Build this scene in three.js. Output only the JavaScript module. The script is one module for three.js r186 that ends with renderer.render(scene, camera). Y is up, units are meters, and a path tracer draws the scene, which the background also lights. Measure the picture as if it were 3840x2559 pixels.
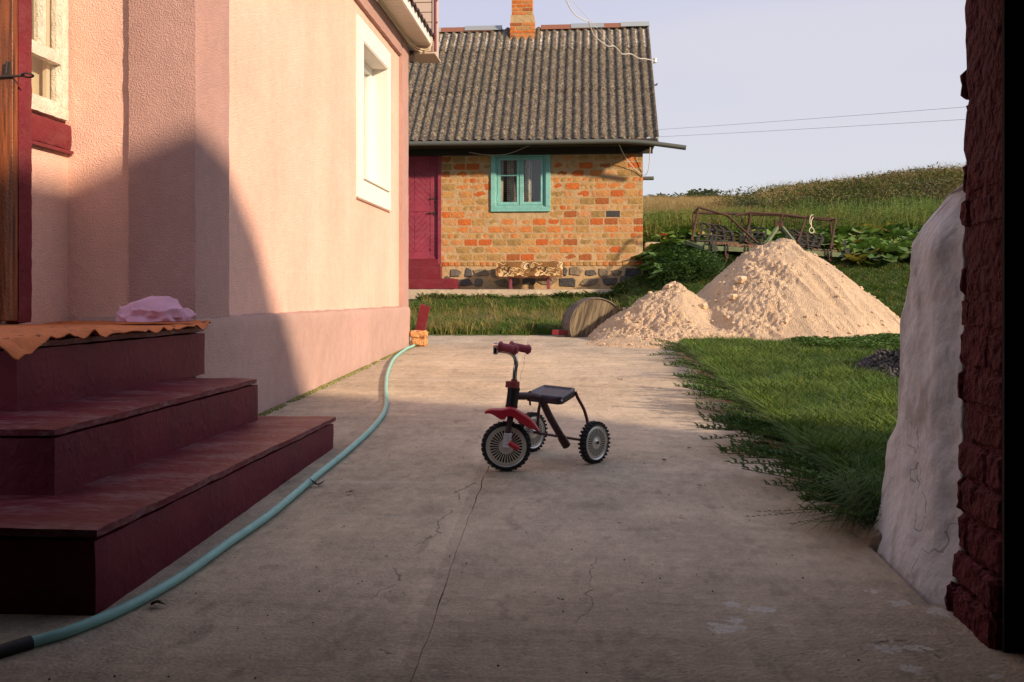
import * as THREE from 'three';
import { mergeGeometries, mergeVertices, toCreasedNormals } from 'three/addons/utils/BufferGeometryUtils.js';
import { RoundedBoxGeometry } from 'three/addons/geometries/RoundedBoxGeometry.js';
import { createNoise3D } from 'simplex-noise';

// ---------------------------------------------------------------- camera, sky, sun, exposure
const scene = new THREE.Scene();
const YAW = 4.5 * Math.PI / 180;
const camera = new THREE.PerspectiveCamera(37.82, 1024 / 682, 0.05, 2000);
camera.position.set(0, 0.883, 0);
camera.lookAt(-Math.sin(YAW), 0.883, -Math.cos(YAW));
camera.setViewOffset(1024, 682, 0, 45.2, 1024, 682);

const SUN_AZ = 54 * Math.PI / 180, SUN_TAN = 0.36;              // low evening sun behind the camera, to its right
const sunTravel = new THREE.Vector3(-Math.sin(SUN_AZ), -SUN_TAN, -Math.cos(SUN_AZ)).normalize();
const sun = new THREE.DirectionalLight(new THREE.Color().setRGB(1.0, 0.76, 0.53), 5.0);
sun.position.copy(sunTravel).multiplyScalar(-60).add(new THREE.Vector3(0, 1, -9));
sun.target.position.set(0, 1, -9);
sun.castShadow = true;
sun.shadow.radius = 5;
sun.shadow.mapSize.set(4096, 4096);
Object.assign(sun.shadow.camera, { left: -30, right: 30, top: 30, bottom: -30, near: 1, far: 160 });
scene.add(sun, sun.target);

const renderer = new THREE.WebGLRenderer({ antialias: true });
renderer.setSize(1024, 682);
renderer.toneMapping = THREE.LinearToneMapping;
renderer.toneMappingExposure = 1.35;
renderer.shadowMap.enabled = true;
renderer.shadowMap.type = THREE.PCFSoftShadowMap;

// ---------------------------------------------------------------- random numbers and noise
function rngOf(seed) { let a = seed >>> 0; return () => { a = (a + 0x6D2B79F5) | 0; let t = Math.imul(a ^ (a >>> 15), 1 | a); t = (t + Math.imul(t ^ (t >>> 7), 61 | t)) ^ t; return ((t ^ (t >>> 14)) >>> 0) / 4294967296; }; }
const R = rngOf(20240611);
const rnd = (a, b) => a + (b - a) * R();
const pick = (a) => a[Math.floor(R() * a.length) % a.length];
const N3 = createNoise3D(rngOf(77));
const clamp = (v, a = 0, b = 1) => Math.min(b, Math.max(a, v));
const mix = (a, b, t) => a + (b - a) * t;
const smooth = (a, b, v) => { const t = clamp((v - a) / (b - a)); return t * t * (3 - 2 * t); };
function hash(x, y, s) { let h = (Math.imul(x, 374761393) + Math.imul(y, 668265263) + Math.imul(s, 2147483647)) | 0; h = Math.imul(h ^ (h >>> 13), 1274126177); return ((h ^ (h >>> 16)) >>> 0) / 4294967296; }
function vn(x, y, px, py, s) {                                    // periodic value noise
  const xi = Math.floor(x), yi = Math.floor(y), fx = x - xi, fy = y - yi;
  const u = fx * fx * (3 - 2 * fx), v = fy * fy * (3 - 2 * fy);
  const x0 = ((xi % px) + px) % px, x1 = (x0 + 1) % px, y0 = ((yi % py) + py) % py, y1 = (y0 + 1) % py;
  const a = hash(x0, y0, s), b = hash(x1, y0, s), c = hash(x0, y1, s), d = hash(x1, y1, s);
  return a + (b - a) * u + (c - a) * v + (a - b - c + d) * u * v;
}
function fb(u, v, fx, fy, oct, s) {                               // fractal, tiles over u, v in 0..1
  let t = 0, a = 0.5, n = 0;
  for (let k = 0; k < oct; k++) { t += a * vn(u * fx, v * fy, fx, fy, s + k); n += a; a *= 0.5; fx *= 2; fy *= 2; }
  return t / n;
}
const gN = (x, y, z, oct = 3) => { let t = 0, a = 1, n = 0, f = 1; for (let k = 0; k < oct; k++) { t += a * N3(x * f, y * f, z * f); n += a; a *= 0.5; f *= 2.03; } return t / n; };

// ---------------------------------------------------------------- the sky
{
  const W = 1024, H = 512, data = new Float32Array(W * H * 4);
  for (let j = 0; j < H; j++) for (let i = 0; i < W; i++) {
    const el = ((j + 0.5) / H - 0.5) * 180, u = i / W;
    const e = clamp(el / 90);
    const k = smooth(0, 24, el);
    let r = mix(0.545, 0.425, k), g = mix(0.565, 0.435, k), b = mix(0.58, 0.60, k);
    const k2 = smooth(25, 85, el); r = mix(r, 0.40, k2); g = mix(g, 0.43, k2); b = mix(b, 0.60, k2);
    const v = Math.pow(e, 0.6);
    let c = fb(u, v, 14, 7, 4, 11) * 0.65 + fb(u, v * 2.4, 6, 9, 4, 31) * 0.35;
    c = smooth(0.38, 0.66, c) * (0.85 - 0.4 * k2);
    r = mix(r, 0.525, c); g = mix(g, 0.52, c); b = mix(b, 0.585, c);
    if (el < 0) { const m = smooth(0, -6, el); r = mix(r, 0.16, m); g = mix(g, 0.17, m); b = mix(b, 0.12, m); }
    const o = (j * W + i) * 4;
    data[o] = r; data[o + 1] = g; data[o + 2] = b; data[o + 3] = 1;
  }
  const t = new THREE.DataTexture(data, W, H, THREE.RGBAFormat, THREE.FloatType);
  t.mapping = THREE.EquirectangularReflectionMapping; t.magFilter = t.minFilter = THREE.LinearFilter; t.wrapS = THREE.RepeatWrapping; t.needsUpdate = true;
  scene.background = t; scene.environment = t; scene.environmentIntensity = 1;
}

// ---------------------------------------------------------------- helpers: textures, materials, shapes
const toS = new Uint8Array(4097); for (let i = 0; i <= 4096; i++) { const c = i / 4096; toS[i] = Math.round(255 * (c <= 0.0031308 ? 12.92 * c : 1.055 * Math.pow(c, 1 / 2.4) - 0.055)); }
function colorTex(w, h, f) {                                      // f returns linear colour
  const d = new Uint8Array(w * h * 4);
  for (let j = 0; j < h; j++) for (let i = 0; i < w; i++) { const c = f((i + 0.5) / w, (j + 0.5) / h), o = (j * w + i) * 4; d[o] = toS[Math.round(clamp(c[0]) * 4096)]; d[o + 1] = toS[Math.round(clamp(c[1]) * 4096)]; d[o + 2] = toS[Math.round(clamp(c[2]) * 4096)]; d[o + 3] = 255; }
  const t = new THREE.DataTexture(d, w, h); t.colorSpace = THREE.SRGBColorSpace; t.wrapS = t.wrapT = THREE.RepeatWrapping; t.magFilter = THREE.LinearFilter; t.minFilter = THREE.LinearMipmapLinearFilter; t.generateMipmaps = true; t.needsUpdate = true; return t;
}
function dataTex(w, h, f) {
  const d = new Uint8Array(w * h * 4);
  for (let j = 0; j < h; j++) for (let i = 0; i < w; i++) { const c = Math.round(clamp(f((i + 0.5) / w, (j + 0.5) / h)) * 255), o = (j * w + i) * 4; d[o] = d[o + 1] = d[o + 2] = c; d[o + 3] = 255; }
  const t = new THREE.DataTexture(d, w, h); t.wrapS = t.wrapT = THREE.RepeatWrapping; t.magFilter = THREE.LinearFilter; t.minFilter = THREE.LinearMipmapLinearFilter; t.generateMipmaps = true; t.needsUpdate = true; return t;
}
const rep = (t, sx, sy = sx, ox = 0, oy = 0) => { const c = t.clone(); c.repeat.set(sx, sy); c.offset.set(ox, oy); c.needsUpdate = true; return c; };
const lin = (r, g, b) => new THREE.Color().setRGB(r, g, b);
const mat = (r, g, b, rough = 0.85, o = {}) => new THREE.MeshStandardMaterial({ color: lin(r, g, b), roughness: rough, ...o });
const white = (map, rough = 0.85, o = {}) => new THREE.MeshStandardMaterial({ map, roughness: rough, ...o });
const tint = (base, f) => [base[0] * f, base[1] * f, base[2] * f];
const V = (x, y, d) => new THREE.Vector3(x, y, -d);               // d: metres forward along the yard

function uvw(g, s = 1) {                                          // texture coordinates in metres from position and facing
  if (g.index) g = g.toNonIndexed();
  g.computeBoundingBox();
  const p = g.attributes.position, uv = new Float32Array(p.count * 2), a = new THREE.Vector3(), b = new THREE.Vector3(), c = new THREE.Vector3();
  for (let i = 0; i < p.count; i += 3) {
    a.fromBufferAttribute(p, i); b.fromBufferAttribute(p, i + 1); c.fromBufferAttribute(p, i + 2);
    const n = b.clone().sub(a).cross(c.clone().sub(a)), ax = Math.abs(n.x), ay = Math.abs(n.y), az = Math.abs(n.z);
    [a, b, c].forEach((q, k) => { const o = (i + k) * 2; if (ay >= ax && ay >= az) { uv[o] = q.x * s; uv[o + 1] = -q.z * s; } else if (ax >= az) { uv[o] = -q.z * s; uv[o + 1] = q.y * s; } else { uv[o] = q.x * s; uv[o + 1] = q.y * s; } });
  }
  g.setAttribute('uv', new THREE.BufferAttribute(uv, 2));
  return g;
}
function clean(list) { return list.map((g) => { const n = g.index ? g.toNonIndexed() : g; for (const k of Object.keys(n.attributes)) if (!['position', 'normal', 'uv'].includes(k)) n.deleteAttribute(k); if (!n.attributes.uv) n.setAttribute('uv', new THREE.BufferAttribute(new Float32Array(n.attributes.position.count * 2), 2)); if (!n.attributes.normal) n.computeVertexNormals(); return n; }); }
const merge = (list) => mergeGeometries(clean(list));
function box(x0, x1, y0, y1, d0, d1, bevel = 0) {
  const g = bevel ? new RoundedBoxGeometry(Math.abs(x1 - x0), Math.abs(y1 - y0), Math.abs(d1 - d0), 1, bevel) : new THREE.BoxGeometry(Math.abs(x1 - x0), Math.abs(y1 - y0), Math.abs(d1 - d0));
  g.translate((x0 + x1) / 2, (y0 + y1) / 2, -(d0 + d1) / 2); return uvw(g);
}
function roughBox(x0, x1, y0, y1, d0, d1, cell, amp, freq = 6, round = 0.01, seed = 0) {     // a box whose faces are uneven and corners worn
  const w = x1 - x0, h = y1 - y0, l = d1 - d0, n = (v) => Math.max(1, Math.round(v / cell));
  const g = new THREE.BoxGeometry(w, h, l, n(w), n(h), n(l)), p = g.attributes.position;
  for (let i = 0; i < p.count; i++) {
    let x = p.getX(i), y = p.getY(i), z = p.getZ(i);
    const ex = w / 2 - Math.abs(x), ey = h / 2 - Math.abs(y), ez = l / 2 - Math.abs(z);
    const near = [ex, ey, ez].filter((e) => e < 1e-5).length;
    if (near >= 2) { const k = round * (0.5 + 0.5 * near / 2); if (ex < 1e-5) x -= Math.sign(x) * k; if (ey < 1e-5) y -= Math.sign(y) * k; if (ez < 1e-5) z -= Math.sign(z) * k; }
    const X = x + (x0 + x1) / 2 + seed, Y = y + (y0 + y1) / 2, Z = z - (d0 + d1) / 2;
    x += amp * gN(X * freq, Y * freq, Z * freq); y += amp * gN(X * freq + 9, Y * freq, Z * freq); z += amp * gN(X * freq, Y * freq + 9, Z * freq);
    p.setXYZ(i, x, y, z);
  }
  g.translate((x0 + x1) / 2, (y0 + y1) / 2, -(d0 + d1) / 2);
  g.deleteAttribute('uv'); g.deleteAttribute('normal');
  const m = mergeVertices(g, 1e-5); return uvw(toCreasedNormals(m, 0.75));
}
function orient(g, p, q) { const v = q.clone().sub(p); g.applyQuaternion(new THREE.Quaternion().setFromUnitVectors(new THREE.Vector3(0, 1, 0), v.normalize())); g.translate(p.x, p.y, p.z); return g; }
function bar(p, q, r, r2 = r, seg = 8) { const L = p.distanceTo(q); const g = new THREE.CylinderGeometry(r2, r, L, seg, 1); g.translate(0, L / 2, 0); return orient(g, p, q); }
function beam(p, q, w, h) {                                       // w across, h in height
  const L = p.distanceTo(q), g = new THREE.BoxGeometry(L, h, w), m = new THREE.Matrix4(), x = q.clone().sub(p).normalize(), up = Math.abs(x.y) > 0.95 ? new THREE.Vector3(0, 0, 1) : new THREE.Vector3(0, 1, 0), z = new THREE.Vector3().crossVectors(x, up).normalize(), y = new THREE.Vector3().crossVectors(z, x);
  m.makeBasis(x, y, z).setPosition(p.clone().add(q).multiplyScalar(0.5)); g.applyMatrix4(m); return uvw(g);
}
function tube(pts, r, seg = 40, rad = 8, tension = 0.5) { return new THREE.TubeGeometry(new THREE.CatmullRomCurve3(pts, false, 'catmullrom', tension), seg, r, rad, false); }
function extr(pts, depth, bevel = 0, o = {}) { const s = new THREE.Shape(pts.map(([x, y]) => new THREE.Vector2(x, y))); return new THREE.ExtrudeGeometry(s, { depth, bevelEnabled: bevel > 0, bevelThickness: bevel, bevelSize: bevel, bevelSegments: 1, steps: 1, ...o }); }

const taken = {};
function numbered(n) { const k = taken[n] = (taken[n] ?? -1) + 1; return k ? `${n}_${String(k).padStart(3, '0')}` : n; }
const shade = (o) => { o.castShadow = o.receiveShadow = true; return o; };
function part(name, geo, m, parent, label) { const o = shade(new THREE.Mesh(geo, m)); o.name = name; parent.add(o); if (label) o.userData.label = label; return o; }
function group(name, label, category, pos = [0, 0, 0], grp) { const o = new THREE.Group(); o.name = numbered(name); o.position.set(pos[0], pos[1], -pos[2]); o.userData = { label, category }; if (grp) o.userData.group = grp; scene.add(o); return o; }
function thing(name, geo, m, label, category, grp) { const o = shade(new THREE.Mesh(geo, m)); o.name = numbered(name); o.userData = { label, category }; if (grp) o.userData.group = grp; scene.add(o); return o; }
function struct(name, geo, m, label) { const o = shade(new THREE.Mesh(geo, m)); o.name = numbered(name); o.userData = { kind: 'structure', label, category: name.replace(/_/g, ' ').split(' ').slice(-2).join(' ') }; scene.add(o); return o; }
function copies(name, geo, m, list, label, category) {            // uncountable stuff: [matrix, colour] pairs
  const o = shade(new THREE.InstancedMesh(geo, m, list.length)); o.name = numbered(name);
  list.forEach(([mx, c], i) => { o.setMatrixAt(i, mx); if (c) o.setColorAt(i, c); });
  o.userData = { kind: 'stuff', label, category }; scene.add(o); return o;
}
const M4 = (x, y, d, ry, s, tx = 0, tz = 0, sy = s) => new THREE.Matrix4().compose(V(x, y, d), new THREE.Quaternion().setFromEuler(new THREE.Euler(tx, ry, tz)), new THREE.Vector3(s, sy, s));

// ---------------------------------------------------------------- procedural surfaces
const stuccoBump = dataTex(512, 512, (u, v) => { const a = fb(u, v, 52, 52, 2, 3), b = fb(u, v, 128, 128, 1, 9); return 0.15 + 0.75 * smooth(0.25, 0.8, a * 0.7 + b * 0.3); });
const fineBump = dataTex(512, 512, (u, v) => fb(u, v, 60, 60, 3, 21));
const coarseBump = dataTex(512, 512, (u, v) => fb(u, v, 9, 9, 5, 41));
const stuccoTone = colorTex(1024, 1024, (u, v) => {
  const a = fb(u, v, 5, 5, 5, 5), b = fb(u, v, 60, 60, 3, 8), c = fb(u, v, 24, 3, 3, 15), sp = vn(u * 300, v * 300, 300, 300, 2) > 0.985 ? 0.72 : 1;
  const k = (0.80 + 0.22 * a + 0.12 * (b - 0.5) + 0.05 * (c - 0.5)) * sp; return [k, k * (0.97 + 0.05 * c), k * (0.96 + 0.07 * c)];
});
const STU = 1 / 0.27;
const stucco = (r, g, b, bump = 0.004) => new THREE.MeshStandardMaterial({ color: lin(r, g, b), map: rep(stuccoTone, 0.37, 0.37, 0.13, 0.2), roughness: 0.95, bumpMap: rep(stuccoBump, STU), bumpScale: bump });
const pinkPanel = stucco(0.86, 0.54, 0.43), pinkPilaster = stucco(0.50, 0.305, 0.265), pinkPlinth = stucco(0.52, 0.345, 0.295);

function paintTex(base, dust, amount, seed, fx = 6, fy = 14) {
  return colorTex(512, 512, (u, v) => {
    const a = fb(u, v, fx, fy, 5, seed), b = fb(u, v, 40, 90, 3, seed + 7), c = fb(u, v, 4, 4, 3, seed + 13);
    const d = amount * smooth(0.42, 0.72, a * 0.6 + b * 0.4), k = 0.78 + 0.44 * c + 0.25 * (b - 0.5);
    return [mix(base[0] * k, dust[0], d), mix(base[1] * k, dust[1], d), mix(base[2] * k, dust[2], d)];
  });
}
const dull = (map, rough, o = {}) => new THREE.MeshPhysicalMaterial({ map, roughness: rough, specularIntensity: 0.35, ...o });
const MAROON = [0.125, 0.0105, 0.022];
const paintBump = dataTex(512, 512, (u, v) => 0.6 * fb(u, v, 8, 8, 4, 71) + 0.4 * smooth(0.45, 0.8, fb(u, v, 24, 24, 3, 75)));
const maroonRiser = dull(rep(paintTex(MAROON, [0.15, 0.035, 0.05], 0.2, 101, 7, 7), 1.1), 0.55, { bumpMap: rep(paintBump, 1.6), bumpScale: 0.0022 });
const maroonTread = dull(rep(paintTex(MAROON, [0.23, 0.135, 0.14], 0.6, 131, 5, 14), 0.9, 1.4), 0.5, { bumpMap: rep(paintBump, 2), bumpScale: 0.0025 });
const maroonWood = dull(rep(paintTex([0.16, 0.022, 0.03], [0.2, 0.07, 0.07], 0.3, 151), 1.5), 0.5, { bumpMap: rep(paintBump, 2.5), bumpScale: 0.003 });
const woodTex = (a, b, seed, fx = 30, fy = 3) => colorTex(512, 512, (u, v) => { const g = fb(u + 0.03 * fb(u, v, 4, 4, 2, seed), v, fx, fy, 4, seed + 1), f = fb(u, v, 120, 6, 2, seed + 3), t = clamp(0.65 * g + 0.35 * f); const k = smooth(0.25, 0.75, t); return [mix(a[0], b[0], k), mix(a[1], b[1], k), mix(a[2], b[2], k)]; });
const brownDoorWood = white(rep(woodTex([0.045, 0.012, 0.004], [0.26, 0.075, 0.018], 211), 1.4), 0.42, { bumpMap: rep(fineBump, 2), bumpScale: 0.002 });
const weatheredWood = white(rep(woodTex([0.12, 0.09, 0.06], [0.34, 0.27, 0.18], 231), 1.8), 0.9, { bumpMap: rep(fineBump, 3), bumpScale: 0.003 });
const rust = white(rep(colorTex(256, 256, (u, v) => { const a = fb(u, v, 9, 9, 4, 251), k = smooth(0.3, 0.7, a); return [mix(0.03, 0.095, k), mix(0.018, 0.04, k), mix(0.014, 0.022, k)]; }), 4), 0.9, { bumpMap: rep(fineBump, 6), bumpScale: 0.002 });
const darkIron = mat(0.03, 0.022, 0.018, 0.75), blackPaint = mat(0.014, 0.012, 0.013, 0.35), steel = mat(0.55, 0.54, 0.5, 0.36, { metalness: 0.85 });

// ---------------------------------------------------------------- the ground: one sheet that climbs to the crest of the field
const SLOPE = 0.0317;
const curve = (pts) => (d) => { if (d <= pts[0][0]) return pts[0][1] + (d - pts[0][0]) * SLOPE; for (let i = 1; i < pts.length; i++) if (d <= pts[i][0]) { const [a, b] = pts[i - 1], [c, e] = pts[i]; return mix(b, e, (d - a) / (c - a)); } return pts[pts.length - 1][1]; };
const groundLeft = curve([[12.3, 0.39], [14.5, 0.56], [17.3, 0.82], [18.6, 0.95], [24, 1.7], [40, 3.2], [110, 11.5], [140, 12], [420, 8]]);
const groundRight = curve([[10.6, 0.336], [12.3, 0.45], [14, 0.74], [17, 1.30], [20, 1.76], [30, 2.95], [50, 4.95], [90, 9.2], [112, 10.9], [140, 11.2], [420, 7]]);
function gy(x, d) {
  const k = smooth(0.1, 1.9, x);
  let y = mix(groundLeft(d), groundRight(d), k);
  const bank = smooth(5.5, 17, x - 0.02 * (d - 40)) * Math.exp(-Math.pow((d - 41) / 9, 2));
  y += 1.0 * bank + 0.25 * smooth(20, 60, d) * gN(x * 0.06, d * 0.06, 3, 2);
  if (d > 12.6 && d < 40) y += 0.025 * gN(x * 0.9, d * 0.9, 1, 2);
  return y;
}
{
  const xs = [], ds = [];
  for (let x = -160; x <= 200; x += x > -5 && x < 12 ? 0.25 : x > -14 && x < 32 ? 1 : 8) xs.push(x);
  for (let d = -25; d <= 420; d += d > 1 && d < 24 ? 0.25 : d < 70 ? 1 : 6) ds.push(d);
  const pos = [], uv = [], col = [], idx = [];
  for (const d of ds) for (const x of xs) {
    const yard = x < 0.93 && d < 12.25 || d < 2.9 ? 0.09 : 0.005;
    pos.push(x, gy(x, d) - yard, -d); uv.push(x, d);
    const dry = smooth(52, 66, d + 5 * gN(x * 0.08, d * 0.08, 5)), n = 0.5 + 0.5 * gN(x * 0.5, d * 0.5, 8, 3);
    const patch = d > 12 && d < 17.5 && x < 1.5 ? smooth(0.25, 0.8, 1 - Math.abs(d - 14.6) / 1.3 + 0.5 * gN(x * 0.8, d, 2)) * 0.75 : 0;
    const g = [mix(0.035, 0.075, n), mix(0.06, 0.105, n), mix(0.015, 0.028, n)], s = [0.30, 0.205, 0.085], b = [0.125, 0.085, 0.045];
    const t = Math.max(dry, 0);
    col.push(mix(mix(g[0], s[0], t), b[0], patch), mix(mix(g[1], s[1], t), b[1], patch), mix(mix(g[2], s[2], t), b[2], patch));
  }
  const w = xs.length;
  for (let j = 0; j < ds.length - 1; j++) for (let i = 0; i < w - 1; i++) { const a = j * w + i; idx.push(a, a + 1, a + w, a + 1, a + w + 1, a + w); }
  const g = new THREE.BufferGeometry(); g.setAttribute('position', new THREE.Float32BufferAttribute(pos, 3)); g.setAttribute('uv', new THREE.Float32BufferAttribute(uv, 2)); g.setAttribute('color', new THREE.Float32BufferAttribute(col, 3)); g.setIndex(idx); g.computeVertexNormals();
  struct('ground', g, new THREE.MeshStandardMaterial({ vertexColors: true, roughness: 1, bumpMap: rep(coarseBump, 0.9), bumpScale: 0.04 }), 'grassy ground rising from the yard to the dry field crest');
}

// ---------------------------------------------------------------- the concrete yard: two slabs with an open joint between them
const jointPts = [[-4, -0.30], [2.1, -0.376], [2.5, -0.392], [3.08, -0.414], [4.26, -0.441], [6.9, -0.502], [9, -0.60], [12.05, -0.745], [13, -0.78]];
const jointX = (d) => { for (let i = 1; i < jointPts.length; i++) if (d <= jointPts[i][0]) { const [a, b] = jointPts[i - 1], [c, e] = jointPts[i]; return mix(b, e, (d - a) / (c - a)) + 0.011 * gN(d * 2.2, 0, 4, 4); } return -0.78; };
const cracks = [                                                   // hairline cracks as they run in the photograph: [x, d] points, width
  [[[-0.5, 3.55], [-0.53, 3.4], [-0.51, 3.25], [-0.55, 3.1]], 0.005], [[[-0.60, 2.98], [-0.545, 2.86], [-0.53, 2.76]], 0.006],
  [[[-0.54, 2.72], [-0.56, 2.6], [-0.62, 2.5]], 0.004], [[[-0.38, 2.22], [-0.46, 2.235], [-0.55, 2.3]], 0.006],
  [[[-0.5, 7.2], [-0.1, 7.05], [0.4, 7.15], [0.85, 7.0]], 0.005], [[[0.1, 5.4], [0.5, 5.25], [0.86, 5.3]], 0.004],
  [[[0.58, 2.45], [0.66, 2.38], [0.72, 2.40], [0.78, 2.3]], 0.005], [[[-1.2, 8.4], [-0.9, 8.3], [-0.62, 8.45]], 0.004],
  [[[-0.47, 4.0], [-0.50, 3.85], [-0.49, 3.7]], 0.006], [[[0.3, 9.3], [0.55, 9.0], [0.84, 9.1]], 0.005], [[[0.02, 3.0], [0.0, 2.7], [-0.03, 2.45]], 0.003],
];
const splats = [[0.374, 2.617, 0.03, 0.02], [0.442, 2.589, 0.055, 0.02], [0.329, 2.444, 0.05, 0.025], [0.36, 2.5, 0.022, 0.015], [0.30, 2.47, 0.015, 0.01], [0.68, 2.346, 0.045, 0.02], [0.75, 2.351, 0.04, 0.015], [0.70, 2.24, 0.03, 0.02], [0.86, 2.2, 0.02, 0.01], [0.80, 2.66, 0.03, 0.02], [0.88, 2.60, 0.03, 0.03], [0.76, 2.75, 0.02, 0.015]];
const paleSplats = [[-0.92, 2.905, 0.13, 0.06], [-0.75, 4.0, 0.3, 0.03], [-0.7, 3.45, 0.3, 0.025], [-1.5, 9.0, 0.35, 0.12], [-1.0, 7.6, 0.4, 0.15]];
const CX0 = -2.2, CW = 3.6, CD0 = 1.6, CD = 11.2;
const segs = []; for (const [p, w] of cracks) for (let i = 1; i < p.length; i++) segs.push([p[i - 1], p[i], w, Math.min(p[i][0], p[i - 1][0]) - 0.06, Math.max(p[i][0], p[i - 1][0]) + 0.06, Math.min(p[i][1], p[i - 1][1]) - 0.06, Math.max(p[i][1], p[i - 1][1]) + 0.06]);
const concreteTex = colorTex(2048, 2048, (u, v) => {
  const x = CX0 + u * CW, d = CD0 + v * CD;
  const big = fb(u, v, 3, 9, 5, 301), mid = fb(u, v, 22, 34, 4, 311), streak = fb(u, v, 10, 120, 4, 321), fine = vn(u * 700, v * 1024, 700, 1024, 5), gr = fb(u, v, 130, 240, 3, 331);
  let k = 0.60 + 0.42 * big + 0.34 * (mid - 0.5) + 0.28 * (streak - 0.5) + 0.30 * (gr - 0.5) + 0.20 * (fine - 0.5);
  const warm = fb(u, v, 5, 12, 3, 341);
  let r = 0.54 * k, g = 0.442 * k * (0.985 + 0.03 * (1 - warm)), b = 0.315 * k * (0.94 + 0.12 * (1 - warm));
  const pit = vn(u * 900, v * 1400, 900, 1400, 9); if (pit > 0.972) { const q = (pit - 0.972) / 0.028; r *= 1 - 0.5 * q; g *= 1 - 0.5 * q; b *= 1 - 0.48 * q; }
  const blot = smooth(0.66, 0.82, fb(u, v, 60, 90, 4, 351)) * 0.22; r *= 1 - blot; g *= 1 - blot; b *= 1 - blot;
  const jx = -0.36 - 0.0315 * d + 0.01;                              // grout edge beside the joint
  const near = Math.abs(x - jx); if (near < 0.09 && x < jx) { const q = 0.16 * smooth(0.09, 0.02, near + 0.05 * (mid - 0.5)); r *= 1 + q; g *= 1 + q; b *= 1 + q; }
  for (const [sx, sd, w, h] of paleSplats) { const q = Math.hypot((x - sx) / w, (d - sd) / h) + 0.9 * (mid - 0.5) + 0.5 * (gr - 0.5); if (q < 1) { const a = 0.30 * smooth(1, 0.55, q); r = mix(r, 0.50, a); g = mix(g, 0.44, a); b = mix(b, 0.36, a); } }
  for (const [sx, sd, w, h] of splats) { if (Math.abs(x - sx) > w * 1.6 || Math.abs(d - sd) > h * 2.4) continue; const q = Math.hypot((x - sx) / w, (d - sd) / (h * 1.5)) + 1.5 * (fb(u, v, 300, 700, 3, 361) - 0.5) + 0.5 * (gr - 0.5); if (q < 0.85) { const a = 0.8 * smooth(0.85, 0.6, q); r = mix(r, 0.66, a); g = mix(g, 0.63, a); b = mix(b, 0.56, a); } }
  const moss = smooth(0.12, 0, Math.abs(x + 1.93 - 0.02 * (mid - 0.5))) * (d > 4.7 && d < 10.7 ? 1 : 0) * smooth(0.45, 0.6, mid); r = mix(r, 0.14, moss * 0.7); g = mix(g, 0.15, moss * 0.7); b = mix(b, 0.06, moss * 0.7);
  for (const s of segs) {
    if (x < s[3] || x > s[4] || d < s[5] || d > s[6]) continue;
    const [a, c, w] = s, dx = c[0] - a[0], dd = c[1] - a[1], t = clamp(((x - a[0]) * dx + (d - a[1]) * dd) / (dx * dx + dd * dd)), e = Math.hypot(x - a[0] - t * dx + 0.10 * (mid - 0.5) + 0.03 * (gr - 0.5), (d - a[1] - t * dd) * 0.5);
    if (e < w * 0.55 * (0.4 + 1.2 * gr)) { r *= 0.5; g *= 0.48; b *= 0.46; }
  }
  return [r, g, b];
});
concreteTex.wrapS = concreteTex.wrapT = THREE.MirroredRepeatWrapping;
const concreteMap = rep(concreteTex, 1 / CW, 1 / CD, -CX0 / CW, -CD0 / CD);
const concreteBump = dataTex(1024, 1024, (u, v) => 0.5 * fb(u, v, 20, 20, 4, 401) + 0.3 * fb(u, v, 4, 40, 3, 403) + 0.2 * fb(u, v, 200, 200, 1, 405) - 0.3 * smooth(0.93, 1, vn(u * 260, v * 260, 260, 260, 6)));
const concrete = new THREE.MeshStandardMaterial({ map: concreteMap, roughness: 0.88, bumpMap: rep(concreteBump, 0.8), bumpScale: 0.008 });
const yardY = (x, d) => SLOPE * d + 0.004 * gN(x * 0.9, d * 0.6, 12, 2);
function slab(xl, xr, d0, d1, rows, cols, endWave = 0) {
  const pos = [], uv = [], idx = [];
  const add = (x, y, d) => { pos.push(x, y, -d); uv.push(x, d); return pos.length / 3 - 1; };
  const at = (i, j) => { const e = endWave && j === rows ? 0.10 * gN(i * 0.35, 5, 1, 3) : 0; const d = mix(d0, d1, j / rows), a = xl(d), b = xr(d); return [mix(a, b, i / cols), d + e]; };
  for (let j = 0; j <= rows; j++) for (let i = 0; i <= cols; i++) { const [x, d] = at(i, j); let y = yardY(x, d); if (i === 0 || i === cols) y -= 0.0008; add(x, y, d); }
  const w = cols + 1;
  for (let j = 0; j < rows; j++) for (let i = 0; i < cols; i++) { const a = j * w + i; idx.push(a, a + 1, a + w, a + 1, a + w + 1, a + w); }
  const ring = []; for (let j = 0; j <= rows; j++) ring.push(j * w + cols); for (let i = cols - 1; i >= 0; i--) ring.push(rows * w + i); for (let j = rows - 1; j >= 0; j--) ring.push(j * w); for (let i = 1; i < cols; i++) ring.push(i);
  const rim = ring.map((k) => add(pos[k * 3], pos[k * 3 + 1], -pos[k * 3 + 2])), low = ring.map((k) => add(pos[k * 3], pos[k * 3 + 1] - 0.08, -pos[k * 3 + 2]));
  for (let k = 0; k < ring.length; k++) { const n = (k + 1) % ring.length; idx.push(rim[k], low[k], rim[n], rim[n], low[k], low[n]); }
  const g = new THREE.BufferGeometry(); g.setAttribute('position', new THREE.Float32BufferAttribute(pos, 3)); g.setAttribute('uv', new THREE.Float32BufferAttribute(uv, 2)); g.setIndex(idx); g.computeVertexNormals(); return g;
}
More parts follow.
